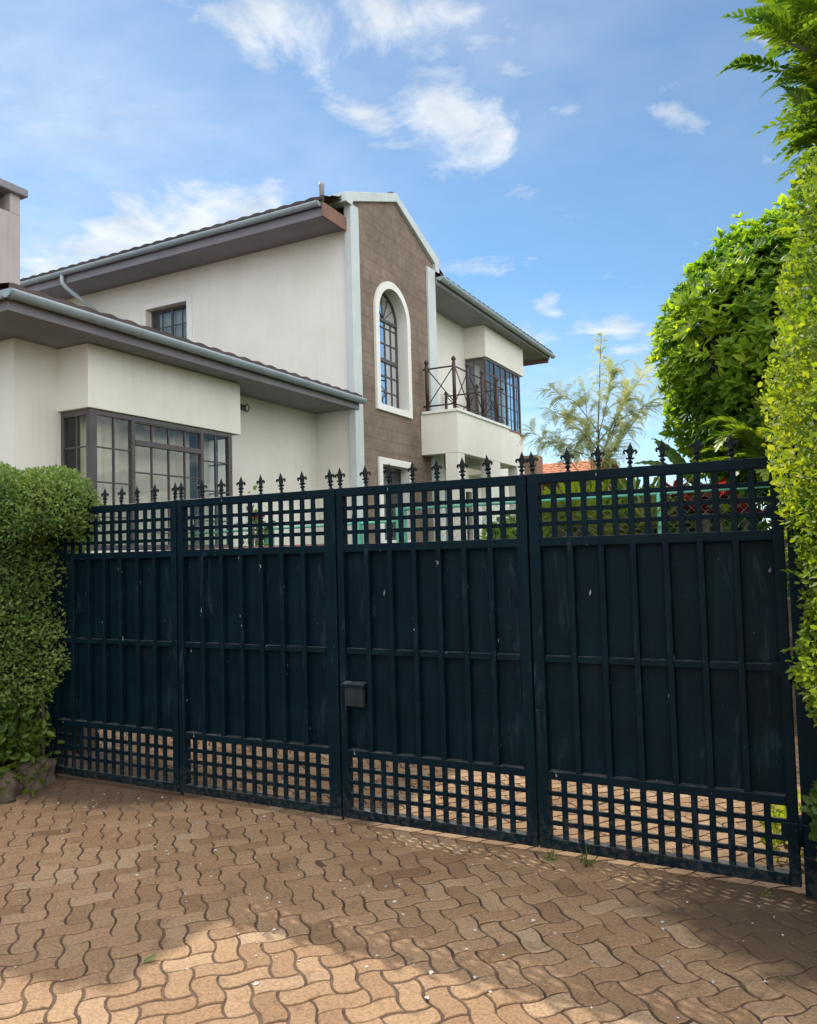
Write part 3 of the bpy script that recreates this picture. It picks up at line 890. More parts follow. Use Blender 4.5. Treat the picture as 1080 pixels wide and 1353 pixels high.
g.add([(XW, 9.0, Z0), (XB - .05, 9.0, Z0), (XB - .05, 9.0, Z1), (XW, 9.0, Z1)], [(0, 1, 2, 3)])
g.build('glass', M['glass'], B, recalc=False)
for yy in (6.505, 8.975):
    sb = MB()
    sb.box(XW + .002, XW + .05, yy, yy + .05, Z0, Z1)
    sb.box(XW + .05, XB - .093, yy + .004, yy + .046, Z1 - .07, Z1 - .002); sb.box(XW + .05, XB - .093, yy + .004, yy + .046, Z0, Z0 + .06)
    sb.box(-7.87, -7.852, yy + .012, yy + .04, Z0 + .06, Z1 - .07)
    for z in zs: sb.box(XW + .05, XB - .093, yy + .014, yy + .038, z - .009, z + .009)
    sb.build('side_sash', M['frame'], B, .002)
c = MB()
def drape(c, f, u0, u1, z0, z1, n, fold=.022, fr=44):
    k = int((u1 - u0) / .016); vs = []; ph = random.uniform(0, 6)
    for i in range(k + 1):
        u = u0 + (u1 - u0) * i / k; d = fold * math.sin(u * fr + ph + .8 * math.sin(u * 7)) + fold * .5 * math.sin(u * fr * .41 + ph)
        vs += [f.p(u, n + d, z0), f.p(u, n + d * .5, z1)]
    c.add(vs, [(2 * i, 2 * i + 2, 2 * i + 3, 2 * i + 1) for i in range(k)], True)
drape(c, fw_, 6.6, 8.45, 1.8, 3.44, .22)
c.build('curtain', M['curtain'], B, recalc=False)
c = MB(); drape(c, fw_, 8.75, 9.0, 1.8, 3.44, .10)
c.build('curtain', M['curtain'], B, recalc=False)
# room behind the bay
mb = MB(); mb.box(-10.5, -10.45, 6.2, 11.9, 0, 4.2); mb.box(-10.45, XW - .26, 6.15, 6.2, 0, 4.2); mb.box(-10.45, XW - .26, 6.2, 11.9, 4.15, 4.2)
mb.build('room_wall', M['interior'], H)
# wing eave
MB().box(XW - .002, -7.24, 5.2, YC - .003, 4.24, 4.26).build('soffit', M['soffit'], H)
MB().box(-16, XW - .002, 5.2, 5.874, 4.24, 4.26).build('soffit', M['soffit'], H)
MB().box(-7.238, -7.205, 5.15, YC + .02, 4.225, 4.40).build('fascia', M['soffit'], H)
MB().box(-16, -7.24, 5.15, 5.195, 4.225, 4.40).build('fascia', M['soffit'], H)
gutter('gutter', (-7.125, 5.07, 4.40), (-7.125, 12.03, 4.40), .08, H, 1.55)
gutter('gutter', (-16, 5.07, 4.40), (-7.2, 5.07, 4.40), .08, H, 1.9)
tiled('roof', (-7.12, 5.10, 4.44), (0, 1, 0), (-1, 0, .19), 6.89, 5.2, 14, H, M['roof'])
MB().prism([(-12.2, 5.02, 4.4), (-12.2, 5.02, 5.38), (-7.25, 5.02, 4.42)], (0, .05, 0)).build('gable_end', M['fascia'], H)
MB().box(-16, -12.2, 5.0, 11.95, 5.30, 5.40).build('roof', M['roof'], H)
mb = MB(); mb.box(XW + .0, XW + .03, 9.86, 9.98, 4.0, 4.09); mb.tube([(XW + .02, 9.92, 4.06), (XW + .10, 9.92, 4.09), (XW + .14, 9.92, 4.03), (XW + .10, 9.92, 3.97), (XW + .04, 9.92, 3.99)], .012, 6)
mb.build('wall_lamp', M['frame'], H)
# downpipe from the upper gutter
mb = MB(); mb.tube([(-13.85, 11.145, 7.66), (-13.85, 11.145, 7.50), (-13.80, 11.20, 7.40), (-13.55, 11.86, 6.95), (-13.53, 11.93, 6.85), (-13.53, 11.93, 5.2)], .045, 10)
mb.build('downpipe', M['gutter'], H)
mb = MB(); mb.tube([(-13.98, 11.985, 5.4), (-13.98, 11.985, 6.2)], .012, 6); mb.build('cable', M['soffit'], H)
# chimney on the wing
ch = MB(); ch.box(-12.5, -11, 6.4, 8.08, 4.6, 7.14); ch.box(-11.15, -11, 7.90, 8.08, 7.14, 7.45); ch.box(-12.5, -11, 6.4, 6.56, 7.14, 7.45); ch.box(-12.5, -12.34, 6.56, 8.08, 7.14, 7.45); ch.box(-12.34, -11.15, 7.93, 8.08, 7.14, 7.45)
CH = ch.build('chimney', M['chimney'], H, .008)
MB().box(-12.6, -10.92, 6.30, 8.17, 7.45, 7.58).build('cap', M['soffit'], CH, .02)
MB().box(-12.3, -11.2, 6.6, 7.88, 6.9, 7.16).build('flue_void', M['dark'], CH)

# --- right wing, balcony and upper bay
mb = MB(); fw_.wall(mb, 15.44, 21.9, 3.55, 7.53, [(19.1, 21.75, 4.9, 6.72)], .25)
fw_.wall(mb, 15.44, 22.6, 0, 3.55, [(15.9, 16.7, 1.2, 3.3), (17.3, 19.2, 1.9, 3.2)], .25)
mb.box(-16, XW - .003, 21.903, 22.1, 0, 7.53)
mb.box(-16, -15.8, 12.3, 21.9, 0, 7.53)
mb.build('wing_wall', PL, H)
XV = -7.52
MB().box(XW - .02, XV, 18.97, 21.92, 6.70, 7.528).build('bay_head', PL, H, .01)
MB().box(XW - .02, XV, 18.99, 21.70, 3.63, 4.90).build('bay_base', PL, H, .01)
MB().box(XW - .02, XV + .05, 18.95, 21.75, 4.902, 4.96).build('bay_sill', M['sill'], H, .006)
fv = Fr((XV - .03, 0, 0), (0, 1, 0), (1, 0, 0))
uw = MB()
Z0, Z1 = 4.962, 6.695
pst = [19.05, 19.72, 20.58, 21.20, 21.62]
for u in pst: fv.box(uw, u - .03, u + .03, -.06, 0, Z0, Z1)
for a, b in zip(pst, pst[1:]):
    a += .03; b -= .03
    fv.box(uw, a, b, -.055, -.003, Z1 - .05, Z1 - .001); fv.box(uw, a, b, -.055, -.003, Z0 + .001, Z0 + .05)
    u = (a + b) / 2; fv.box(uw, u - .009, u + .009, -.04, -.012, Z0 + .05, Z1 - .05)
    for z in (6.30, 5.95, 5.6, 5.28): fv.box(uw, a, b, -.038, -.014, z - (.02 if z == 6.30 else .009), z + (.02 if z == 6.30 else .009))
for yy in (19.02,):
    uw.box(XW + .002, XW + .04, yy, yy + .05, Z0, Z1)
    uw.box(XW + .04, XV - .092, yy + .004, yy + .046, Z1 - .06, Z1 - .001); uw.box(XW + .04, XV - .092, yy + .004, yy + .046, Z0, Z0 + .05)
    uw.box(-7.90, -7.88, yy + .01, yy + .04, Z0 + .05, Z1 - .06)
    uw.box(XW + .04, XV - .092, yy + .014, yy + .038, 5.9, 5.92)
UB = uw.build('bay_window', M['frame'], H, .003)
g = MB(); g.add([fv.p(19.05, -.03, Z0), fv.p(21.64, -.03, Z0), fv.p(21.64, -.03, Z1), fv.p(19.05, -.03, Z1)], [(0, 1, 2, 3)])
g.add([(XW, 19.05, Z0), (XV - .05, 19.05, Z0), (XV - .05, 19.05, Z1), (XW, 19.05, Z1)], [(0, 1, 2, 3)])
g.add([(XW, 21.62, Z0), (XV - .05, 21.62, Z0), (XV - .05, 21.62, Z1), (XW, 21.62, Z1)], [(0, 1, 2, 3)])
g.build('glass', M['bluglass'], UB, recalc=False)
c = MB(); drape(c, fw_, 19.1, 19.6, 4.95, 6.6, .18); c.build('curtain', M['curtain'], UB, recalc=False)
c = MB(); drape(c, fw_, 21.0, 21.4, 4.95, 6.6, .15)
c.build('curtain', M['curtain'], UB, recalc=False)
MB().box(-11, -10.9, 15.5, 21.8, 0, 7.5).build('room_wall', M['interior'], H)
MB().box(XW - .002, -7.24, 15.44, 23.45, 7.53, 7.55).box(-14, XW - .002, 22.1, 23.45, 7.53, 7.55).build('soffit', M['soffit'], H)
MB().box(-7.238, -7.205, 15.44, 23.5, 7.50, 7.66).build('fascia', M['soffit'], H)
MB().box(-14, -7.24, 23.46, 23.5, 7.40, 7.66).build('fascia', M['fascia'], H)
gutter('gutter', (-7.125, 15.44, 7.66), (-7.125, 23.62, 7.62), .08, H, 1.4)
tiled('roof', (-7.12, 15.46, 7.70), (0, 1, 0), (-1, 0, .36), 8.1, 4.4, 12, H, M['roof'])
MB().prism([(-11.3, 23.5, 7.6), (-11.3, 23.5, 9.15), (-7.2, 23.5, 7.68)], (0, .05, 0)).build('gable_end', M['fascia'], H)

# balcony
XA = -6.44; BY0, BY1 = 14.60, 17.62
bl = MB()
bl.box(XA - .20, XA, BY0 + .20, BY1, 3.66, 4.50)            # front parapet beam
bl.box(XF + .005, XA, BY0, BY0 + .20, 3.66, 4.50)
bl.box(XW + .002, XA - .20, BY1 - .2, BY1 - .002, 3.66, 4.50)
bl.box(XW + .002, XA - .20, 15.45, BY1 - .2, 3.95, 4.12)
bl.box(XF + .046, XA - .20, BY0 + .2, 15.45, 3.95, 4.12)
bl.box(XV + .002, XA - .003, BY1, 18.35, 3.66, 4.46)
B2 = bl.build('balcony', PL, H, .008)
cp = MB(); cp.box(XA - .24, XA + .035, BY0 - .035, BY1 + .02, 4.502, 4.56); cp.box(XF + .05, XA - .24, BY0 - .035, BY0 + .24, 4.502, 4.558)
cp.build('coping', TR, B2, .006)
mb = MB()
mb.box(XA - .30, XA - .004, BY0 + .004, BY0 + .32, 0, 3.66); mb.box(XA - .25, XA - .004, 16.35, 16.95, 0, 3.66); mb.box(XA - .25, XA - .004, 18.1, 18.34, 0, 3.66)
mb.build('porch_column', PL, H, .01)
MB().box(-7.6, -7.3, 15.44, 15.75, 0, 3.9).build('porch_pier', TR, H, .008)
rl = MB()
def rpost(x, y, z0=4.56, z1=5.58, r=.038):
    rl.lathe((x, y, 0), [(r, z0), (r, z1 - .04), (r * .6, z1 - .035), (r * .6, z1 - .02), (r * 1.25, z1), (r * 1.35, z1 + .03), (r * .9, z1 + .06), (r * .25, z1 + .085)], 10)
def xpanel(a, b, zt=5.46, zb=4.68, cross=True):
    rl.tube([(a[0], a[1], zt), (b[0], b[1], zt)], .018, 6); rl.tube([(a[0], a[1], zb), (b[0], b[1], zb)], .018, 6)
    if cross:
        rl.tube([(a[0], a[1], zb), (b[0], b[1], zt)], .012, 5)
        rl.tube([(a[0] + .012, a[1] + .012, zt), (b[0] + .012, b[1] + .012, zb)], .012, 5)
xr = XA - .09; yr = BY0 + .09
posts = [(XF + .13, yr), (xr, yr), (xr, 15.40), (xr, 16.20), (xr, 17.08)]
for q in posts: rpost(*q)
for a, b in zip(posts, posts[1:]): xpanel(a, b)
back = [(xr, 17.52), (-7.2, 17.52), (-8.02, 17.52)]
rpost(*back[1]); rpost(*back[2], z1=5.5)
xpanel(posts[-1], back[0], cross=False); xpanel(back[0], back[1]); xpanel(back[1], back[2])
rl.box(XF + .046, XF + .13, yr - .02, yr + .02, 5.44, 5.48); rl.box(XF + .046, XF + .13, yr - .02, yr + .02, 4.66, 4.70)
rl.build('railing', M['rail'], B2)
# porch door and window
window(H, fw_, 15.9, 16.7, 1.2, 3.3, [16.3], [2.6, 1.9], n=-.1, curtain=None)
window(H, fw_, 17.3, 19.2, 1.9, 3.2, [17.9, 18.6], [2.75, 2.3], n=-.1, curtain=[(17.4, 18.0, 1.9, 3.1, .2), (18.6, 19.1, 1.9, 3.1, .2)])
# ================================================================== FENCE, GARDEN WALL
FY = 8.0
fn = thing('garden_fence', (-3.4, FY, 1.15), 'mint green post and rail fence with chain link above the drive', 'fence')
r = MB()
r.tube([(-4.27, FY, 2.15), (-1.41, FY, 2.165), (.9, FY, 2.19)], .017, 8).tube([(-7.45, FY, 1.985), (-4.27, FY, 2.02)], .017, 8)
r.build('top_rail', M['greenpaint'], fn)
for x, z in ((-7.42, 2.0), (-6.16, 2.02), (-4.86, 2.06), (-4.27, 2.17), (-2.86, 2.17), (-1.41, 2.18), (.02, 2.19)):
    w_ = .026 if x < -4 else .02
    if x in (-6.16, -4.86, -4.27): MB().box(x - .05, x + .05, FY - .05, FY + .05, 1.1, z + .02).build('post', M['greenpaint'], fn, .008)
    else: MB().tube([(x, FY, 1.1), (x, FY, z)], w_, 10).build('post', M['greenpaint'], fn)
wm = MB()
for i in range(-14, 62):
    for s in (1, -1):
        x = -4.25 + i * .085
        a = [x, 1.16]; b = [x + s * .98, 2.14]
        if a[0] > .9 or b[0] < -4.25: continue
        t0 = 0; t1 = 1
        for lim in (-4.25, .9):
            pass
        def clipx(p, q):
            p = list(p)
            if p[0] < -4.25: f = (-4.25 - p[0]) / (q[0] - p[0]); p = [-4.25, p[1] + (q[1] - p[1]) * f]
            if p[0] > .9: f = (.9 - p[0]) / (q[0] - p[0]); p = [.9, p[1] + (q[1] - p[1]) * f]
            return p
        a2 = clipx(a, b); b2 = clipx(b, a)
        wm.tube([(a2[0], FY + .002 * s, a2[1]), (b2[0], FY + .002 * s, b2[1])], .0016, 3, False)
wm.build('wire_mesh', M['wire'], fn, recalc=False)
gw = thing('garden_wall', (-6.2, 7.6, 0), 'low terracotta garden wall at the foot of the white wing', 'wall')
MB().box(-7.4, -4.95, 7.50, 7.66, 0, 1.72).build('masonry', M['brickwall'], gw, .006)
MB().box(-7.44, -4.93, 7.46, 7.70, 1.722, 1.78).build('coping', M['sill'], gw, .008)
tw = thing('retaining_wall', (-1, 7.7, 0), 'rough stone retaining wall holding up the garden behind the drive', 'wall')
MB().box(-4.93, 4, 7.62, 7.745, -.04, 1.17).build('masonry', M['kerb'], tw, .01)

# ================================================================== HEDGES
L1 = Lump(21); L2 = Lump(22)
LT = leaf_tpl(.30, .25, .12); QT = quad_tpl(.28, .3)
hl = thing('clipped_hedge', (-6.2, 4.0, .1), 'clipped small leaved dark green hedge over the left gate post', 'hedge')
boxes = [((-6.30, 3.98, 1.42), (1.02, .50, .90), 7), ((-5.50, 4.03, 2.03), (.62, .32, .27), 3.2), ((-6.3, 1.1, 1.25), (.62, 2.3, .76), 6)]
np_mesh('foliage', *hedge_leaves(76000, boxes[:1], L1, .10, (.024, .046), QT, (-.10, .05)), M['hedge_green'], hl)
np_mesh('foliage', *hedge_leaves(16000, boxes[1:2], L2, .06, (.022, .042), QT, (-.10, .05)), M['hedge_green'], hl)
np_mesh('foliage', *hedge_leaves(16000, boxes[2:], L1, .08, (.04, .075), QT), M['hedge_green'], hl)
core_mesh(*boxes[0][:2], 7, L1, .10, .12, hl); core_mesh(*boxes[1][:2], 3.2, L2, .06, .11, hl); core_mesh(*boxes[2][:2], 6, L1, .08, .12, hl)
for i in range(13):
    x = random.uniform(-6.6, -5.36); y = random.uniform(3.72, 4.2); q = (x + random.uniform(-.12, .12), y + random.uniform(-.05, .1), .85)
    tr = MB(); trunk(tr, curve_pts((x, y, .05), q, 0, 5, .03, i), random.uniform(.014, .032), .012, 6); tr.build('stem', M['bark'], hl)

hr = thing('tall_hedge', (.7, 4.2, 0), 'tall yellow green clipped hedge, sunlit, beside the right gate post', 'hedge')
bx = [((.845, 4.25, 2.02), (.90, .95, 1.34), 6), ((1.45, 4.4, 2.4), (1.1, 1.2, 1.45), 4)]
LR = leaf_tpl(.36, .3, .12)
np_mesh('foliage', *hedge_leaves(115000, bx[:1], L2, .10, (.017, .036), LR, (-.14, .06), .45), M['hedge_bright'], hr)
np_mesh('foliage', *hedge_leaves(16000, bx[1:], L1, .11, (.040, .075), LR, (-.15, .07), .45), M['hedge_bright'], hr)
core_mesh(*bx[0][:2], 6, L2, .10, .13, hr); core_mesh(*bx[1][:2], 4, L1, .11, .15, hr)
for i in range(7):
    x = random.uniform(.15, 1.2); y = random.uniform(3.7, 4.9)
    tr = MB(); trunk(tr, curve_pts((x, y, 0), (x + random.uniform(-.2, .2), y, 1.2), 0, 5, .03, i), .03, .015, 6); tr.build('stem', M['bark'], hr)
# loose sprays that hang out over the gate corner
P = []; 
for i in range(46):
    z = random.uniform(.95, 3.2); y = random.uniform(3.75, 4.5)
    P.append(frond((-.02 + random.uniform(-.05, .06), y, z), (random.uniform(-1, -.2), random.uniform(-.7, .2), random.uniform(.1, 1)), random.uniform(.07, .14), .5, 5, .034, LR, 55, False, random.uniform(.3, .8))[0])
np_mesh('foliage', *join(P), M['hedge_bright'], hr)

# ================================================================== TREES
def rosette_tree(name, c, h, n, leaves, size, mat, label, cat, trunk_to, lump, amp=.14, seed=0, pw=2.2, shrink=.28):
    t = thing(name, (c[0], c[1], 1.1), label, cat)
    p, nr = super_shell(n, c, h, pw, True)
    l = lump(p); p = p + nr * (amp * l + RNG.uniform(-.20, .06, n))[:, None]
    parts = []
    for k in range(leaves):
        ax = nr * 1.0 + np.array([0, 0, .55]) + unit(n) * .35
        ax /= np.linalg.norm(ax, axis=1, keepdims=True)
        rv = unit(n); sd = np.cross(ax, rv); sd /= np.linalg.norm(sd, axis=1, keepdims=True)
        sp = RNG.uniform(.5, 1.5, n)[:, None]
        d = ax + sd * sp
        rnd = np.clip(.42 + .28 * l + RNG.normal(0, .16, n) - .12 * (sp[:, 0] - 1), 0, 1)
        parts.append(scatter(leaf_tpl(.20, .22, .22), p, d, ax - sd * .25, RNG.uniform(*size, n), rnd))
    np_mesh('foliage', *join(parts), M[mat], t)
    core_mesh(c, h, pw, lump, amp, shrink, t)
    mb = MB(); trunk(mb, curve_pts(trunk_to, (c[0], c[1], c[2] - .3), 0, 6, .03, seed), .08, .05, 10)
    for i in range(8):
        d = Vector((random.uniform(-1, 1), random.uniform(-1, 1), random.uniform(.2, 1))).normalized()
        trunk(mb, curve_pts((c[0], c[1], c[2] - .9), Vector(c) + Vector((d.x * h[0], d.y * h[1], d.z * h[2])) * .85, .05, 5, .03, i), .03, .008, 6)
    mb.build('trunk', M['bark'], t)
    return t
rosette_tree('round_tree', (-.08, 9.7, 3.72), (1.45, 1.35, 1.50), 6600, 8, (.075, .14), 'tree_leaf', 'round clipped dark green tree with glossy leaves behind the right gate leaves', 'tree', (-.08, 9.7, 1.1), L2, .15, 3, shrink=.36)

pt = thing('feather_leaf_tree', (1.0, 6.3, .0), 'tree with long divided leaves reaching in above the tall bright hedge', 'tree')
P = []; wood = MB()
trunk(wood, curve_pts((1.1, 6.4, 0), (.85, 6.3, 4.3), 0, 8, .04, 2), .11, .06, 10)
LP_ = leaf_tpl(.20, .15, .15)
for i in range(46):
    a = D2R(random.uniform(95, 265)); el = random.uniform(-.1, 1.1)
    rr = random.uniform(.5, 1.15)
    b0 = Vector((.85, 6.3, random.uniform(3.9, 4.7)))
    b1 = b0 + Vector((math.cos(a) * rr * math.cos(el * .7), math.sin(a) * rr * .8, .25 + el * 1.15))
    trunk(wood, curve_pts(b0, b1, .08, 5, .03, i), .022, .008, 5)
    for k in range(6):
        fr_ = random.uniform(.55, 1.0); o = b0.lerp(b1, fr_)
        d = (b1 - b0).normalized() + Vector((random.uniform(-.9, .5), random.uniform(-.9, .6), random.uniform(-.5, .7)))
        q, mid = frond(o, d, random.uniform(.30, .50), random.uniform(.3, 1.0), random.randint(8, 11), random.uniform(.10, .14), LP_, 58, True, random.uniform(.2, .85))
        P.append(q)
np_mesh('foliage', *join(P), M['pinnate'], pt)
wood.build('trunk', M['bark'], pt)

ft = thing('sparse_tree', (-4.1, 16, 1.1), 'sparse pale feathery young tree standing against the bright sky', 'tree')
wood = MB(); P = []
NT = leaf_tpl(.10, .2, .2)
def fbranch(a, b, r, sag, n, seed, ln=.32):
    pts = curve_pts(a, b, sag, 7, .05, seed); trunk(wood, pts, r, .004, 5)
    rd = random.Random(seed)
    for k in range(n):
        t = rd.uniform(.25, 1.0); i = min(5, int(t * 6)); o = pts[i].lerp(pts[i + 1], t * 6 - i)
        d = (pts[i + 1] - pts[i]).normalized() * .8 + Vector((rd.uniform(-1, 1), rd.uniform(-1, 1), rd.uniform(-.6, .8)))
        P.append(frond(o, d, ln * rd.uniform(.6, 1.2), rd.uniform(.6, 1.6), rd.randint(7, 11), .105, NT, 50, True, rd.uniform(.1, .9))[0])
top = curve_pts((-4.15, 16, 1.1), (-3.80, 16, 6.0), 0, 9, .04, 5); trunk(wood, top, .032, .006, 8)
for k in range(64):
    t = .62 + .38 * (k / 64); i = min(7, int(t * 8)); o = top[i].lerp(top[i + 1], t * 8 - i)
    d = Vector((random.uniform(-1, 1), random.uniform(-1, 1), random.uniform(-.1, .9)))
    P.append(frond(o, d, .40 * (1.1 - .75 * (t - .62) / .38), .8, 8, .085, NT, 50, True, random.uniform(.1, .9))[0])
for k, (bx_, by_, bz_) in enumerate([(-5.35, 15.8, 4.15), (-5.0, 16.3, 4.55), (-4.75, 15.6, 4.9), (-4.35, 16.5, 5.2), (-4.95, 15.5, 3.8), (-4.4, 15.5, 4.3), (-3.35, 16.2, 4.7), (-2.95, 15.8, 5.0), (-2.75, 16, 4.4), (-3.2, 15.6, 4.1), (-3.0, 16.4, 5.35), (-3.5, 15.6, 5.1), (-4.0, 15.4, 4.0), (-2.5, 16.2, 4.75), (-4.6, 16.5, 3.7), (-3.4, 15.5, 3.6)]):
    st_ = top[2 + k % 3].lerp(top[3 + k % 3], random.random())
    fbranch(st_, (bx_, by_, bz_), .013, .18, 34, 40 + k, .42)
np_mesh('foliage', *join(P), M['feather'], ft)
wood.build('trunk', M['twig'], ft)

# distant green: trees beyond the garden, each its own crown
def far_tree(c, h, n, label, seed, mat='tree_leaf', size=(.2, .34)):
    t = thing('garden_tree', (c[0], c[1], 1.1), label, 'tree')
    L = Lump(seed, ((.8, 1), (2, .5), (5, .3)))
    p, nr = super_shell(n, c, h, 2.2); l = L(p); p = p + nr * (.22 * l + RNG.uniform(-.3, .08, n))[:, None]
    np_mesh('foliage', *scatter(leaf_tpl(.28, .2, .2), p, nr + unit(n) * 1.0, nr + unit(n) * .6, RNG.uniform(*size, n), np.clip(.4 + .3 * l + RNG.normal(0, .18, n), 0, 1)), M[mat], t)
    core_mesh(c, h, 2.2, L, .22, .3, t)
    mb = MB(); trunk(mb, curve_pts((c[0], c[1], 1.1), (c[0], c[1], c[2]), 0, 5, .05, seed), .1, .06, 8); mb.build('trunk', M['bark'], t)
far_tree((.9, 11.6, 3.0), (1.5, 1.3, 1.7), 4200, 'dense green tree half hidden between the round tree and the bright hedge', 61)

# ================================================================== GARDEN PLANTS BEHIND THE GATE
def fan_leaf(o, d, nblade, ln, spread, rnd):
    o = np.array(o, float); d = np.array(d, float); d /= np.linalg.norm(d)
    s = np.cross(d, [0, 1, .2]); s /= np.linalg.norm(s); nm = np.cross(s, d)
    A = np.radians(np.linspace(-spread, spread, nblade))
    dd = np.cos(A)[:, None] * d + np.sin(A)[:, None] * s
    return scatter(leaf_tpl(.055, .5, .12), np.repeat(o[None], nblade, 0), dd + unit(nblade) * .03, np.repeat(nm[None], nblade, 0), ln * (1 - .25 * np.abs(A) / np.radians(spread)) * RNG.uniform(.93, 1.05, nblade), np.clip(rnd + RNG.normal(0, .08, nblade), 0, 1))
def fan_palm(c, n, r, label, mat='yellowgreen', seed=0):
    t = thing('fan_palm', (c[0], c[1], 1.15), label, 'palm'); P = []; mb = MB()
    rd = random.Random(seed)
    for i in range(n):
        a = 2 * math.pi * (i + rd.random() * .6) / n; e = rd.uniform(.3, 1.2)
        d = Vector((math.cos(a) * math.cos(e), math.sin(a) * math.cos(e), math.sin(e)))
        b = Vector(c); o = b + d * r * rd.uniform(.45, .75)
        mb.tube(curve_pts(b, o, .03, 4), [.012, .01, .008, .007], 5)
        P.append(fan_leaf(o, d, 17, r * .75, 115, rd.uniform(.2, .9)))
    np_mesh('fronds', *join(P), M[mat], t)
    mb.tube([(c[0], c[1], 1.1), c], [.07, .05], 8); mb.build('trunk', M['bark'], t)
fan_palm((-2.38, 8.45, 1.66), 15, .62, 'yellow green fan palm seen through the lattice of the hinged leaf beneath the orange roof', seed=1)
fan_palm((-1.98, 8.6, 1.72), 13, .58, 'darker fan palm crowding the yellow one behind the mint rail', 'banana', seed=5)
def spiky(c, n, ln, label, seed, mat='spiky', name='yucca', w=.035):
    t = thing(name, (c[0], c[1], 1.15), label, 'plant')
    d = unit(n); d[:, 2] = np.abs(d[:, 2]) * .9 + .12; d /= np.linalg.norm(d, axis=1, keepdims=True)
    nm = np.cross(np.cross(d, [0, 0, 1.]), d)
    np_mesh('leaves', *scatter(leaf_tpl(w, .4, .12), np.repeat(np.array([c], float), n, 0) + d * .03, d, nm, ln * RNG.uniform(.75, 1.1, n), RNG.uniform(0, 1, n)), M[mat], t)
    mb = MB(); mb.tube([(c[0], c[1], 1.1), c], [.05, .035], 8); mb.build('stem', M['bark'], t)
spiky((-1.62, 8.4, 1.80), 120, .60, 'pale spiky yucca behind the mint rail, between fan palm and red plants', 1)
spiky((-2.86, 8.7, 1.55), 60, .55, 'striped spiky plant close to the porch column', 2)
def cordyline(c, n, ln, label, seed):
    t = thing('red_plant', (c[0], c[1], 1.15), label, 'plant')
    P = []
    d = unit(n); d[:, 2] = np.abs(d[:, 2]) * .8 + .2; d /= np.linalg.norm(d, axis=1, keepdims=True)
    nm = np.cross(np.cross(d, [0, 0, 1.]), d)
    np_mesh('leaves', *scatter(leaf_tpl(.20, .3, .35), np.repeat(np.array([c], float), n, 0) + d * .04, d, nm, ln * RNG.uniform(.6, 1.1, n), np.clip(.25 + .6 * d[:, 2] + RNG.normal(0, .2, n), 0, 1)), M['redleaf'], t)
    mb = MB(); mb.tube([(c[0], c[1], 1.1), c], [.025, .018], 8); mb.build('stem', M['bark'], t)
cordyline((-1.28, 8.3, 2.13), 26, .22, 'red leaved plant rising just to the mint rail right beside its post', 1)
cordyline((-1.10, 8.3, 1.95), 30, .26, 'dark red plant low behind the chain link, second from the rail post', 2)
cordyline((-.88, 8.3, 2.08), 28, .22, 'bright red leaved plant with its head against the mint rail', 3)
cordyline((-.66, 8.35, 1.9), 26, .25, 'lowest red plant, nearest the tall bright hedge', 4)
rp = thing('red_plant', (-6.35, 7.9, 1.15), 'upright plant with red flower heads above the terracotta wall', 'plant')
P = []; mb = MB()
for i in range(9):
    o = Vector((-6.25 + random.uniform(-.12, .12), 7.85 + random.uniform(-.06, .06), random.uniform(1.95, 2.28)))
    mb.tube([(-6.25, 7.85, 1.15), (-6.25 + (o.x + 6.25) * .5, 7.85, 1.7), o], [.010, .008, .005], 5)
    n = 9; d = unit(n); d[:, 2] = np.abs(d[:, 2])
    P.append(scatter(leaf_tpl(.22, .3, .3), np.repeat(np.array([o]), n, 0), d, unit(n), RNG.uniform(.05, .09, n), RNG.uniform(0, 1, n)))
np_mesh('flowers', *join(P), M['redleaf'], rp)
n = 90; d = unit(n); pp = np.array([-6.25, 7.85, 1.95]) + RNG.normal(0, 1, (n, 3)) * [.11, .06, .17]
np_mesh('leaves', *scatter(leaf_tpl(.28, .2, .2), pp, d, unit(n), RNG.uniform(.06, .11, n), RNG.uniform(0, .5, n)), M['tree_leaf'], rp)
mb.build('stems', M['bark'], rp)

# cycad like plant with broad arching fronds, beneath the round tree
cy = thing('arching_fern', (-.42, 8.35, 1.15), 'arching bright green fern like plant between round tree and tall hedge', 'plant')
P = []; mb = MB()
for i in range(22):
    a = D2R(random.uniform(110, 330)); e = random.uniform(.25, 1.2)
    q, mid = frond((-.35, 8.4, 2.15 + random.uniform(-.1, .25)), (math.cos(a) * math.cos(e), math.sin(a) * math.cos(e), math.sin(e)), random.uniform(.6, .9), random.uniform(.7, 1.3), 12, .20, leaf_tpl(.24, .15, .2), 55, True, random.uniform(.35, .95))
    P.append(q); mb.tube(mid, .006, 4)
np_mesh('fronds', *join(P), M['pinnate'], cy)
mb.tube([(-.4, 8.4, 1.1), (-.35, 8.4, 2.2)], .07, 8); mb.build('stem', M['bark'], cy)

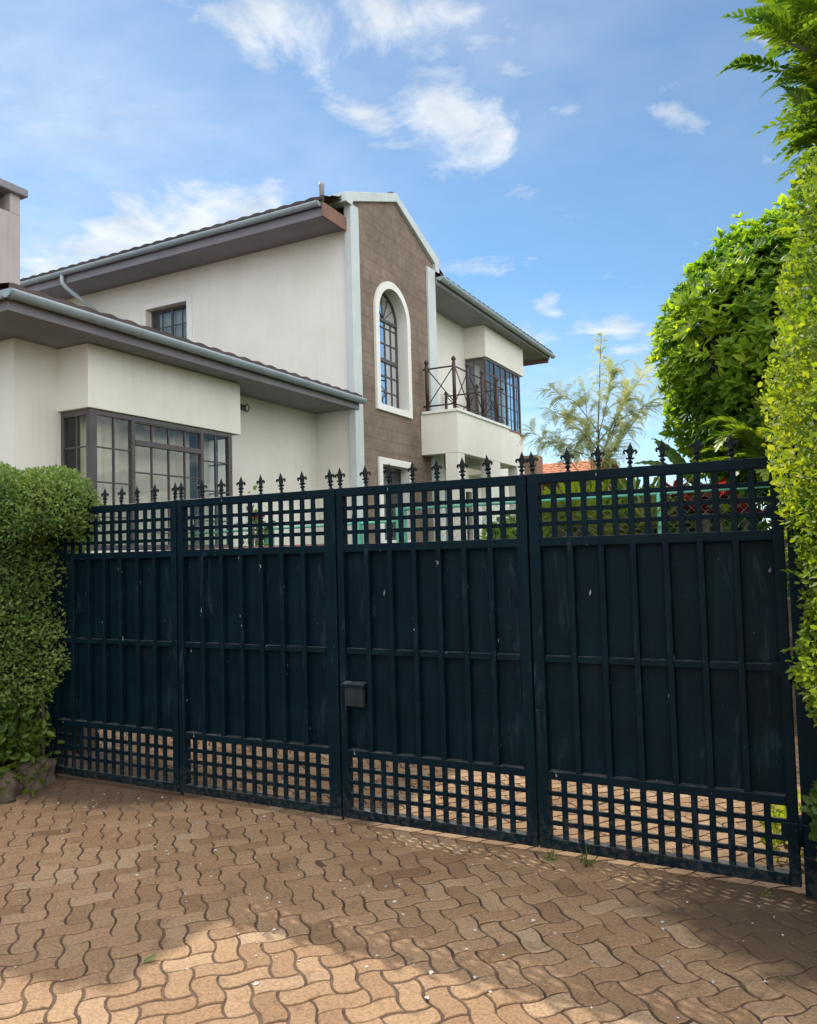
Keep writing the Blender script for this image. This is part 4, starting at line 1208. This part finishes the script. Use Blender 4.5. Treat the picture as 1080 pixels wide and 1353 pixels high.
bp_ = thing('banana_plant', (-1.2, 8.9, 1.15), 'banana plant with two broad paddle leaves just left of the round tree', 'plant')
def paddle(o, d, ln, wd, droop, seed):
    o = Vector(o); d = Vector(d).normalized(); rd = random.Random(seed)
    s = d.cross(Vector((0, -.3, 1))).normalized(); V = []; F = []; k = 22
    p = o.copy(); 
    for i in range(k + 1):
        t = i / k; dd = (d + Vector((0, 0, -droop * t * t))).normalized(); p = p + dd * ln / k
        nm = s.cross(dd).normalized()
        w = wd * (math.sin(math.pi * min(1, .06 + t * .94)) ** .6) * (1 + .05 * rd.uniform(-1, 1))
        V += [p + s * w - nm * w * .35 + nm * .012 * (i % 2), p + s * w * .5 - nm * w * .06 + nm * .01 * (i % 2), p, p - s * w * .5 - nm * w * .06 + nm * .01 * (i % 2), p - s * w - nm * w * .35 + nm * .012 * (i % 2)]
    for i in range(k):
        for j in range(4):
            if rd.random() < .10 and j in (0, 3): continue
            F.append((i * 5 + j, i * 5 + j + 1, i * 5 + 6 + j, i * 5 + 5 + j))
    n = len(V)
    return np.array([tuple(v) for v in V]), np.array(F), np.clip(np.full(n, rd.uniform(.3, .8)) + RNG.normal(0, .06, n), 0, 1)
np_mesh('leaves', *join([paddle((-1.05, 8.8, 2.25), (-.75, -.15, .62), .80, .10, .9, 1), paddle((-1.1, 8.9, 2.2), (-.55, 0, 1.0), .80, .11, .7, 2), paddle((-.95, 8.95, 2.1), (.5, -.3, .9), .8, .12, .9, 3), paddle((-1.15, 8.8, 1.9), (-.9, -.3, .35), .7, .11, .8, 4)]), M['banana'], bp_)
mb = MB(); mb.tube([(-1.1, 8.9, 1.1), (-1.08, 8.88, 2.3)], [.07, .04], 10); mb.build('stem', M['twig'], bp_)

def bush(name, c, h, n, size, mat, label, cat, seed, lump_amp=.1, tpl=None, group=None):
    t = thing(name, (c[0], c[1], max(0, c[2] - h[2])), label, cat, group)
    L = Lump(seed, ((2.5, 1), (6, .6)))
    p, nr = super_shell(n, c, h, 2.3); l = L(p); p = p + nr * (lump_amp * l)[:, None]
    p = np.array(c) + (p - np.array(c)) * RNG.uniform(.45, 1.05, n)[:, None]
    np_mesh('foliage', *scatter(tpl or leaf_tpl(.30, .25, .15), p, nr * .8 + unit(n) * .8 + np.array([0, 0, .4]), nr + unit(n) * .6, RNG.uniform(*size, n), np.clip(.45 + .3 * l + RNG.normal(0, .18, n), 0, 1)), M[mat], t)
    mb = MB()
    for i in range(7):
        mb.tube(curve_pts((c[0] + random.uniform(-.3, .3) * h[0], c[1] + random.uniform(-.3, .3) * h[1], c[2] - h[2] - .02), (c[0] + random.uniform(-.7, .7) * h[0], c[1] + random.uniform(-.7, .7) * h[1], c[2] + random.uniform(0, .6) * h[2]), .02, 5, .015, i), [.008, .007, .006, .005, .003], 5)
    mb.build('stems', M['bark'], t)
bush('bush', (-3.3, 9.3, 1.6), (.55, .4, .50), 1500, (.07, .13), 'tree_leaf', 'dark bush beyond the fence in front of the porch columns', 'bush', 71)
bush('bush', (-1.5, 9.5, 1.65), (1.2, .35, .62), 4200, (.08, .14), 'tree_leaf', 'dark bush behind the red plants under the round tree', 'bush', 72)
bush('bush', (.15, 8.9, 1.75), (.65, .5, .72), 3000, (.07, .13), 'tree_leaf', 'dark bush behind the fence end by the tall hedge', 'bush', 73)
bush('bush', (-2.55, 9.4, 1.55), (.6, .4, .50), 1800, (.07, .13), 'yellowgreen', 'yellow green bush behind the fan palms', 'bush', 74)
bush('bush', (-5.15, 6.6, .75), (.45, .5, .8), 2500, (.05, .09), 'hedge_green', 'dim bush inside the gate behind its leftmost leaf', 'bush', 78)
# low growth at both gate ends
bush('shrub', (-5.50, 3.70, .36), (.36, .42, .34), 2600, (.045, .08), 'herb', 'low leafy shrub at the foot of the clipped hedge above the kerb stones', 'shrub', 75)
bush('shrub', (-5.85, 3.95, .66), (.42, .25, .26), 1400, (.05, .085), 'herb', 'taller sprawling shrub under the clipped hedge stems', 'shrub', 79)
bush('shrub', (.06, 3.92, .34), (.17, .20, .30), 520, (.035, .060), 'herb', 'bright young shrub at the foot of the right gate post', 'shrub', 76, tpl=leaf_tpl(.34, .2, .12))
bush('shrub', (.10, 3.50, .07), (.12, .18, .10), 160, (.03, .05), 'herb', 'tiny weed on the soil in front of the bright young shrub', 'shrub', 77)
bush('shrub', (-.22, 4.75, .12), (.14, .2, .15), 260, (.035, .06), 'yellowgreen', 'sunlit weed seen through the lower lattice near the hinges', 'shrub', 80)

def tuft(c, n, ln, label):
    t = thing('grass_tuft', (c[0], c[1], 0), label, 'grass tuft')
    d = unit(n); d[:, 2] = np.abs(d[:, 2]) + .5
    np_mesh('blades', *scatter(leaf_tpl(.045, .3, .5), np.array(c, float) + RNG.normal(0, .014, (n, 3)) * [1, 1, 0], d, unit(n), ln * RNG.uniform(.5, 1.1, n), RNG.uniform(.3, 1, n)), M['herb'], t)
tuft((-1.37, 4.13, 0), 18, .07, 'small grass tuft at the foot of the joint between the two right gate leaves')
tuft((-1.18, 4.14, 0), 10, .12, 'thin upright weed growing under the lower lattice of the hinged leaf')
tuft((-.32, 4.12, 0), 12, .05, 'short grass tuft in the dirt beside the hinge post')

# low earth coloured boundary wall behind the hedge stems
bwl = thing('boundary_wall', (-7.3, 4.62, 0), 'low earth brown boundary wall behind the stems of the clipped hedge', 'wall')
MB().box(-9.2, -5.47, 4.56, 4.72, -.04, 1.05).build('masonry', M['soil'], bwl, .01)
# kerb stones
def stone(c, h, seed, label):
    L = Lump(seed, ((3, 1), (9, .9), (21, .7))); n = 22; V = []
    for i in range(n + 1):
        for j in range(2 * n):
            th = math.pi * i / n; ph = math.pi * j / n
            d = np.array([math.sin(th) * math.cos(ph), math.sin(th) * math.sin(ph), math.cos(th)])
            V.append(np.array(c) + d * ((np.abs(d) ** 3.4).sum() ** (-1 / 3.4)) * np.array(h))
    V = np.array(V); V = V + ((V - np.array(c)) / np.array(h)) * (L(V) * .022)[:, None]
    F = np.array([(i * 2 * n + j, (i + 1) * 2 * n + j, (i + 1) * 2 * n + (j + 1) % (2 * n), i * 2 * n + (j + 1) % (2 * n)) for i in range(n) for j in range(2 * n)])
    o = np_mesh('kerb_stone', V, F, np.zeros(len(V)), M['kerb'], None, True)
    tag(o, label, 'kerb stone', 'rough stones edging the planting bed')
stone((-5.26, 4.0, .07), (.085, .15, .13), 5, 'rough kerb stone set against the left gate post')
stone((-5.24, 3.66, .05), (.08, .17, .10), 6, 'rough kerb stone below the low leafy shrub, second from the gate')
stone((-5.27, 3.30, .05), (.08, .17, .10), 7, 'rough kerb stone farthest from the gate')

# litter on the paving
n = 320
pp = np.stack([RNG.uniform(-4.8, .2, n), 4.15 - np.abs(RNG.normal(0, 1.0, n)), np.full(n, .0035)], 1)
tag(np_mesh('petal_litter', *scatter(quad_tpl(.4, .3), pp, unit(n) * [1, 1, .1], np.array([[0, 0, 1.]]) + unit(n) * .25, RNG.uniform(.006, .018, n) * RNG.choice([1, 1, 1.6], n), RNG.uniform(0, 1, n)), None), kind='stuff')
bpy.data.objects['petal_litter'].data.materials.append(mottled('dry_petal', (.45, .42, .38), (.62, .6, .56), 30, .8))
tag(np_mesh('fallen_leaf', *scatter(leaf_tpl(.3, .2, -.2), np.array([[-2.55, 2.43, .006]]), np.array([[.5, .6, .1]]), np.array([[.1, -.1, 1.]]), np.array([.055]), np.array([.8])), M['herb']), 'small green leaf fallen on the sunlit pavers', 'leaf')

# neighbour's roof beyond
nb = thing('neighbour_house', (-8.9, 33, 1.1), 'far house with an orange tiled roof seen past the porch', 'house')
MB().box(-10.4, -7.9, 30.6, 35.6, 1.1, 4.35).build('wall', M['brown_wall'], nb)
rf = tiled('roof', (-10.9, 30.0, 4.30), (1, 0, 0), (0, 1, .34), 3.35, 3.2, 8, nb, M['redtile'], .04, .34)
tiled('roof', (-10.9, 36.2, 4.30), (1, 0, 0), (0, -1, .34), 3.35, 3.2, 8, nb, M['redtile'], .04, .34)
MB().box(-10.55, -9.75, 29.6, 30.4, 1.1, 5.35).build('chimney', M['brown_wall'], nb, .02)
# ================================================================== SKY, SUN, CAMERA
SUN_AZ, SUN_EL = D2R(58), D2R(39.5)          # azimuth measured to the left of +Y
sv = Vector((-math.sin(SUN_AZ) * math.cos(SUN_EL), math.cos(SUN_AZ) * math.cos(SUN_EL), math.sin(SUN_EL)))
world = bpy.data.worlds.new('World'); scene.world = world; world.use_nodes = True
nt = world.node_tree; nt.nodes.clear()
out = nt.nodes.new('ShaderNodeOutputWorld')
sky = nt.nodes.new('ShaderNodeTexSky'); sky.sky_type = 'NISHITA'; sky.sun_disc = False
sky.sun_elevation = SUN_EL; sky.sun_rotation = -SUN_AZ; sky.air_density = 1.0; sky.dust_density = .15; sky.ozone_density = 1.5; sky.altitude = 1700
tc = nt.nodes.new('ShaderNodeTexCoord')
nrm = N(nt, 'ShaderNodeVectorMath', {0: tc.outputs['Generated']}, operation='NORMALIZE').outputs[0]
sp = N(nt, 'ShaderNodeSeparateXYZ', {0: nrm})
az = math_(nt, 'ARCTAN2', sp.outputs[0], sp.outputs[1])          # 0 along +Y, positive to the right
el = math_(nt, 'ARCSINE', sp.outputs[2])
ae = N(nt, 'ShaderNodeCombineXYZ', {0: az, 1: el}).outputs[0]
zc = math_(nt, 'ADD', math_(nt, 'MAXIMUM', sp.outputs[2], 0), .10)
pl = N(nt, 'ShaderNodeCombineXYZ', {0: math_(nt, 'DIVIDE', sp.outputs[0], zc), 1: math_(nt, 'DIVIDE', sp.outputs[1], zc), 2: 0}).outputs[0]
BLOBS = [(-0.65, 0.609, 0.099, 0.041, -0.153, 1.0, 0), (-0.473, 0.606, 0.099, 0.043, -0.046, 1.05, 0), (-0.408, 0.516, 0.092, 0.042, -0.573, 1.0, 0), (-0.531, 0.519, 0.061, 0.018, -0.366, 0.8, 0), (-0.87, 0.356, 0.097, 0.034, 0.286, 1.1, 0), (-0.734, 0.404, 0.089, 0.04, 0.129, 1.05, 0), (-0.268, 0.508, 0.052, 0.017, -0.194, 0.75, 0), (-0.214, 0.267, 0.038, 0.015, -0.185, 0.9, 0), (-0.292, 0.3, 0.024, 0.016, -0.408, 0.75, 0), (-0.385, 0.346, 0.058, 0.01, -0.064, 0.72, 0), (-0.33, 0.27, 0.027, 0.014, -0.233, 0.8, 0), (-0.124, 0.478, 0.032, 0.01, -0.397, 0.62, 0), (-0.025, 0.532, 0.024, 0.016, -0.239, 0.62, 0), (-0.211, 0.236, 0.035, 0.011, 0.08, 0.7, 0), (-0.319, 0.55, 0.038, 0.01, -0.234, 0.6, 0), (-0.911, 0.488, 0.291, 0.148, -0.05, 0.85, 1), (-0.911, 0.351, 0.173, 0.107, 0.092, 0.8, 1), (-0.326, 0.119, 0.356, 0.104, -0.066, 0.75, 1), (-0.445, 0.584, 0.25, 0.097, -0.094, 0.55, 1), (-0.125, 0.548, 0.203, 0.148, -0.232, 0.22, 1)]
mask = None; faint = None
for (a, e, ra, re, rot, amt, soft) in BLOBS:
    mp = N(nt, 'ShaderNodeMapping', {'Vector': ae, 'Location': (a, e, 0), 'Rotation': (0, 0, rot), 'Scale': (ra, re, 1)}, vector_type='TEXTURE')
    ln = N(nt, 'ShaderNodeVectorMath', {0: mp.outputs[0]}, operation='LENGTH').outputs['Value']
    v = math_(nt, 'MULTIPLY', math_(nt, 'SUBTRACT', 1, math_(nt, 'MULTIPLY', ln, .5), clamp=True), amt)
    if soft: faint = v if faint is None else math_(nt, 'MAXIMUM', faint, v)
    else: mask = v if mask is None else math_(nt, 'MAXIMUM', mask, v)
warp = N(nt, 'ShaderNodeTexNoise', {'Vector': pl, 'Scale': 2.2, 'Detail': 3})
pw = N(nt, 'ShaderNodeVectorMath', {0: warp.outputs['Color'], 1: (.22, .22, 0)}, operation='MULTIPLY').outputs[0]
pl2 = N(nt, 'ShaderNodeVectorMath', {0: pl, 1: pw}, operation='ADD').outputs[0]
n1 = noise(nt, pl2, 4.2, 9, .62, .25)
n2 = noise(nt, pl2, 1.6, 8, .60, .6)
dens = math_(nt, 'ADD', math_(nt, 'MULTIPLY', math_(nt, 'SUBTRACT', n1, .5), 2.6), math_(nt, 'SUBTRACT', math_(nt, 'MULTIPLY', mask, 1.0), .36))
cl = math_(nt, 'MULTIPLY', dens, 1.7, clamp=True)
cl = math_(nt, 'SMOOTH_MIN', cl, .95, .3)
wisp = math_(nt, 'MULTIPLY', math_(nt, 'ADD', math_(nt, 'MULTIPLY', n2, 1.4), -.25, clamp=True), faint, clamp=True)
# rare small puffs anywhere else in the sky
puff = math_(nt, 'MULTIPLY', math_(nt, 'SUBTRACT', n1, .66, clamp=True), 3.0, clamp=True)
amt = math_(nt, 'MAXIMUM', math_(nt, 'MAXIMUM', math_(nt, 'MULTIPLY', cl, .92), wisp), puff)
skyc = mixc(nt, 1.0, sky.outputs[0], SKY_TINT, 'MULTIPLY')
shade = noise(nt, pl2, 7, 5, .6)
ccol = ramp(nt, shade, [(.3, CLOUD_LO), (.65, CLOUD_HI)])
col = mixc(nt, amt, skyc, ccol)
# bright cloud bank added in the unseen sky to fill the shaded faces
bd = N(nt, 'ShaderNodeVectorMath', {0: nrm, 1: (.71, -.41, .57)}, operation='DOT_PRODUCT').outputs['Value']
bk = math_(nt, 'MULTIPLY', math_(nt, 'ADD', math_(nt, 'SUBTRACT', bd, .22), math_(nt, 'MULTIPLY', math_(nt, 'SUBTRACT', n2, .5), .8)), 5, clamp=True)
col = mixc(nt, bk, col, ramp(nt, n1, [(.3, FILL_BANK_LO), (.6, FILL_BANK_HI)]))
bg = N(nt, 'ShaderNodeBackground', {'Color': col, 'Strength': SKY_STRENGTH})
nt.links.new(bg.outputs[0], out.inputs[0])

sun = bpy.data.lights.new('sun', 'SUN'); sun.energy = SUN_STRENGTH; sun.angle = D2R(.55); sun.color = (1, .93, .82)
so = bpy.data.objects.new('sun', sun); COL.objects.link(so)
so.rotation_euler = sv.to_track_quat('Z', 'Y').to_euler(); so.location = sv * 40

cam = bpy.data.cameras.new('camera'); co = bpy.data.objects.new('camera', cam); COL.objects.link(co)
cam.sensor_fit = 'VERTICAL'; cam.sensor_height = 36; cam.lens = 1045.4 / 1353 * 36; cam.clip_end = 1000; cam.clip_start = .05
yaw, pitch, roll = D2R(27.5586), D2R(2.9674), D2R(-1.5625)
fwd = Vector((-math.sin(yaw) * math.cos(pitch), math.cos(yaw) * math.cos(pitch), math.sin(pitch)))
rt = Vector((math.cos(yaw), math.sin(yaw), 0)); up = rt.cross(fwd)
r2 = rt * math.cos(roll) + up * math.sin(roll); u2 = up * math.cos(roll) - rt * math.sin(roll)
mw = Matrix((r2, u2, -fwd)).transposed().to_4x4(); mw.translation = (0, 0, 1.65)
co.matrix_world = mw
scene.camera = co
scene.render.engine = 'CYCLES'
scene.cycles.max_bounces = 8; scene.cycles.transparent_max_bounces = 12; scene.cycles.caustics_reflective = False; scene.cycles.caustics_refractive = False
scene.view_settings.view_transform = 'Standard'; scene.view_settings.look = 'None'; scene.view_settings.gamma = 1
scene.view_settings.exposure = EXPOSURE
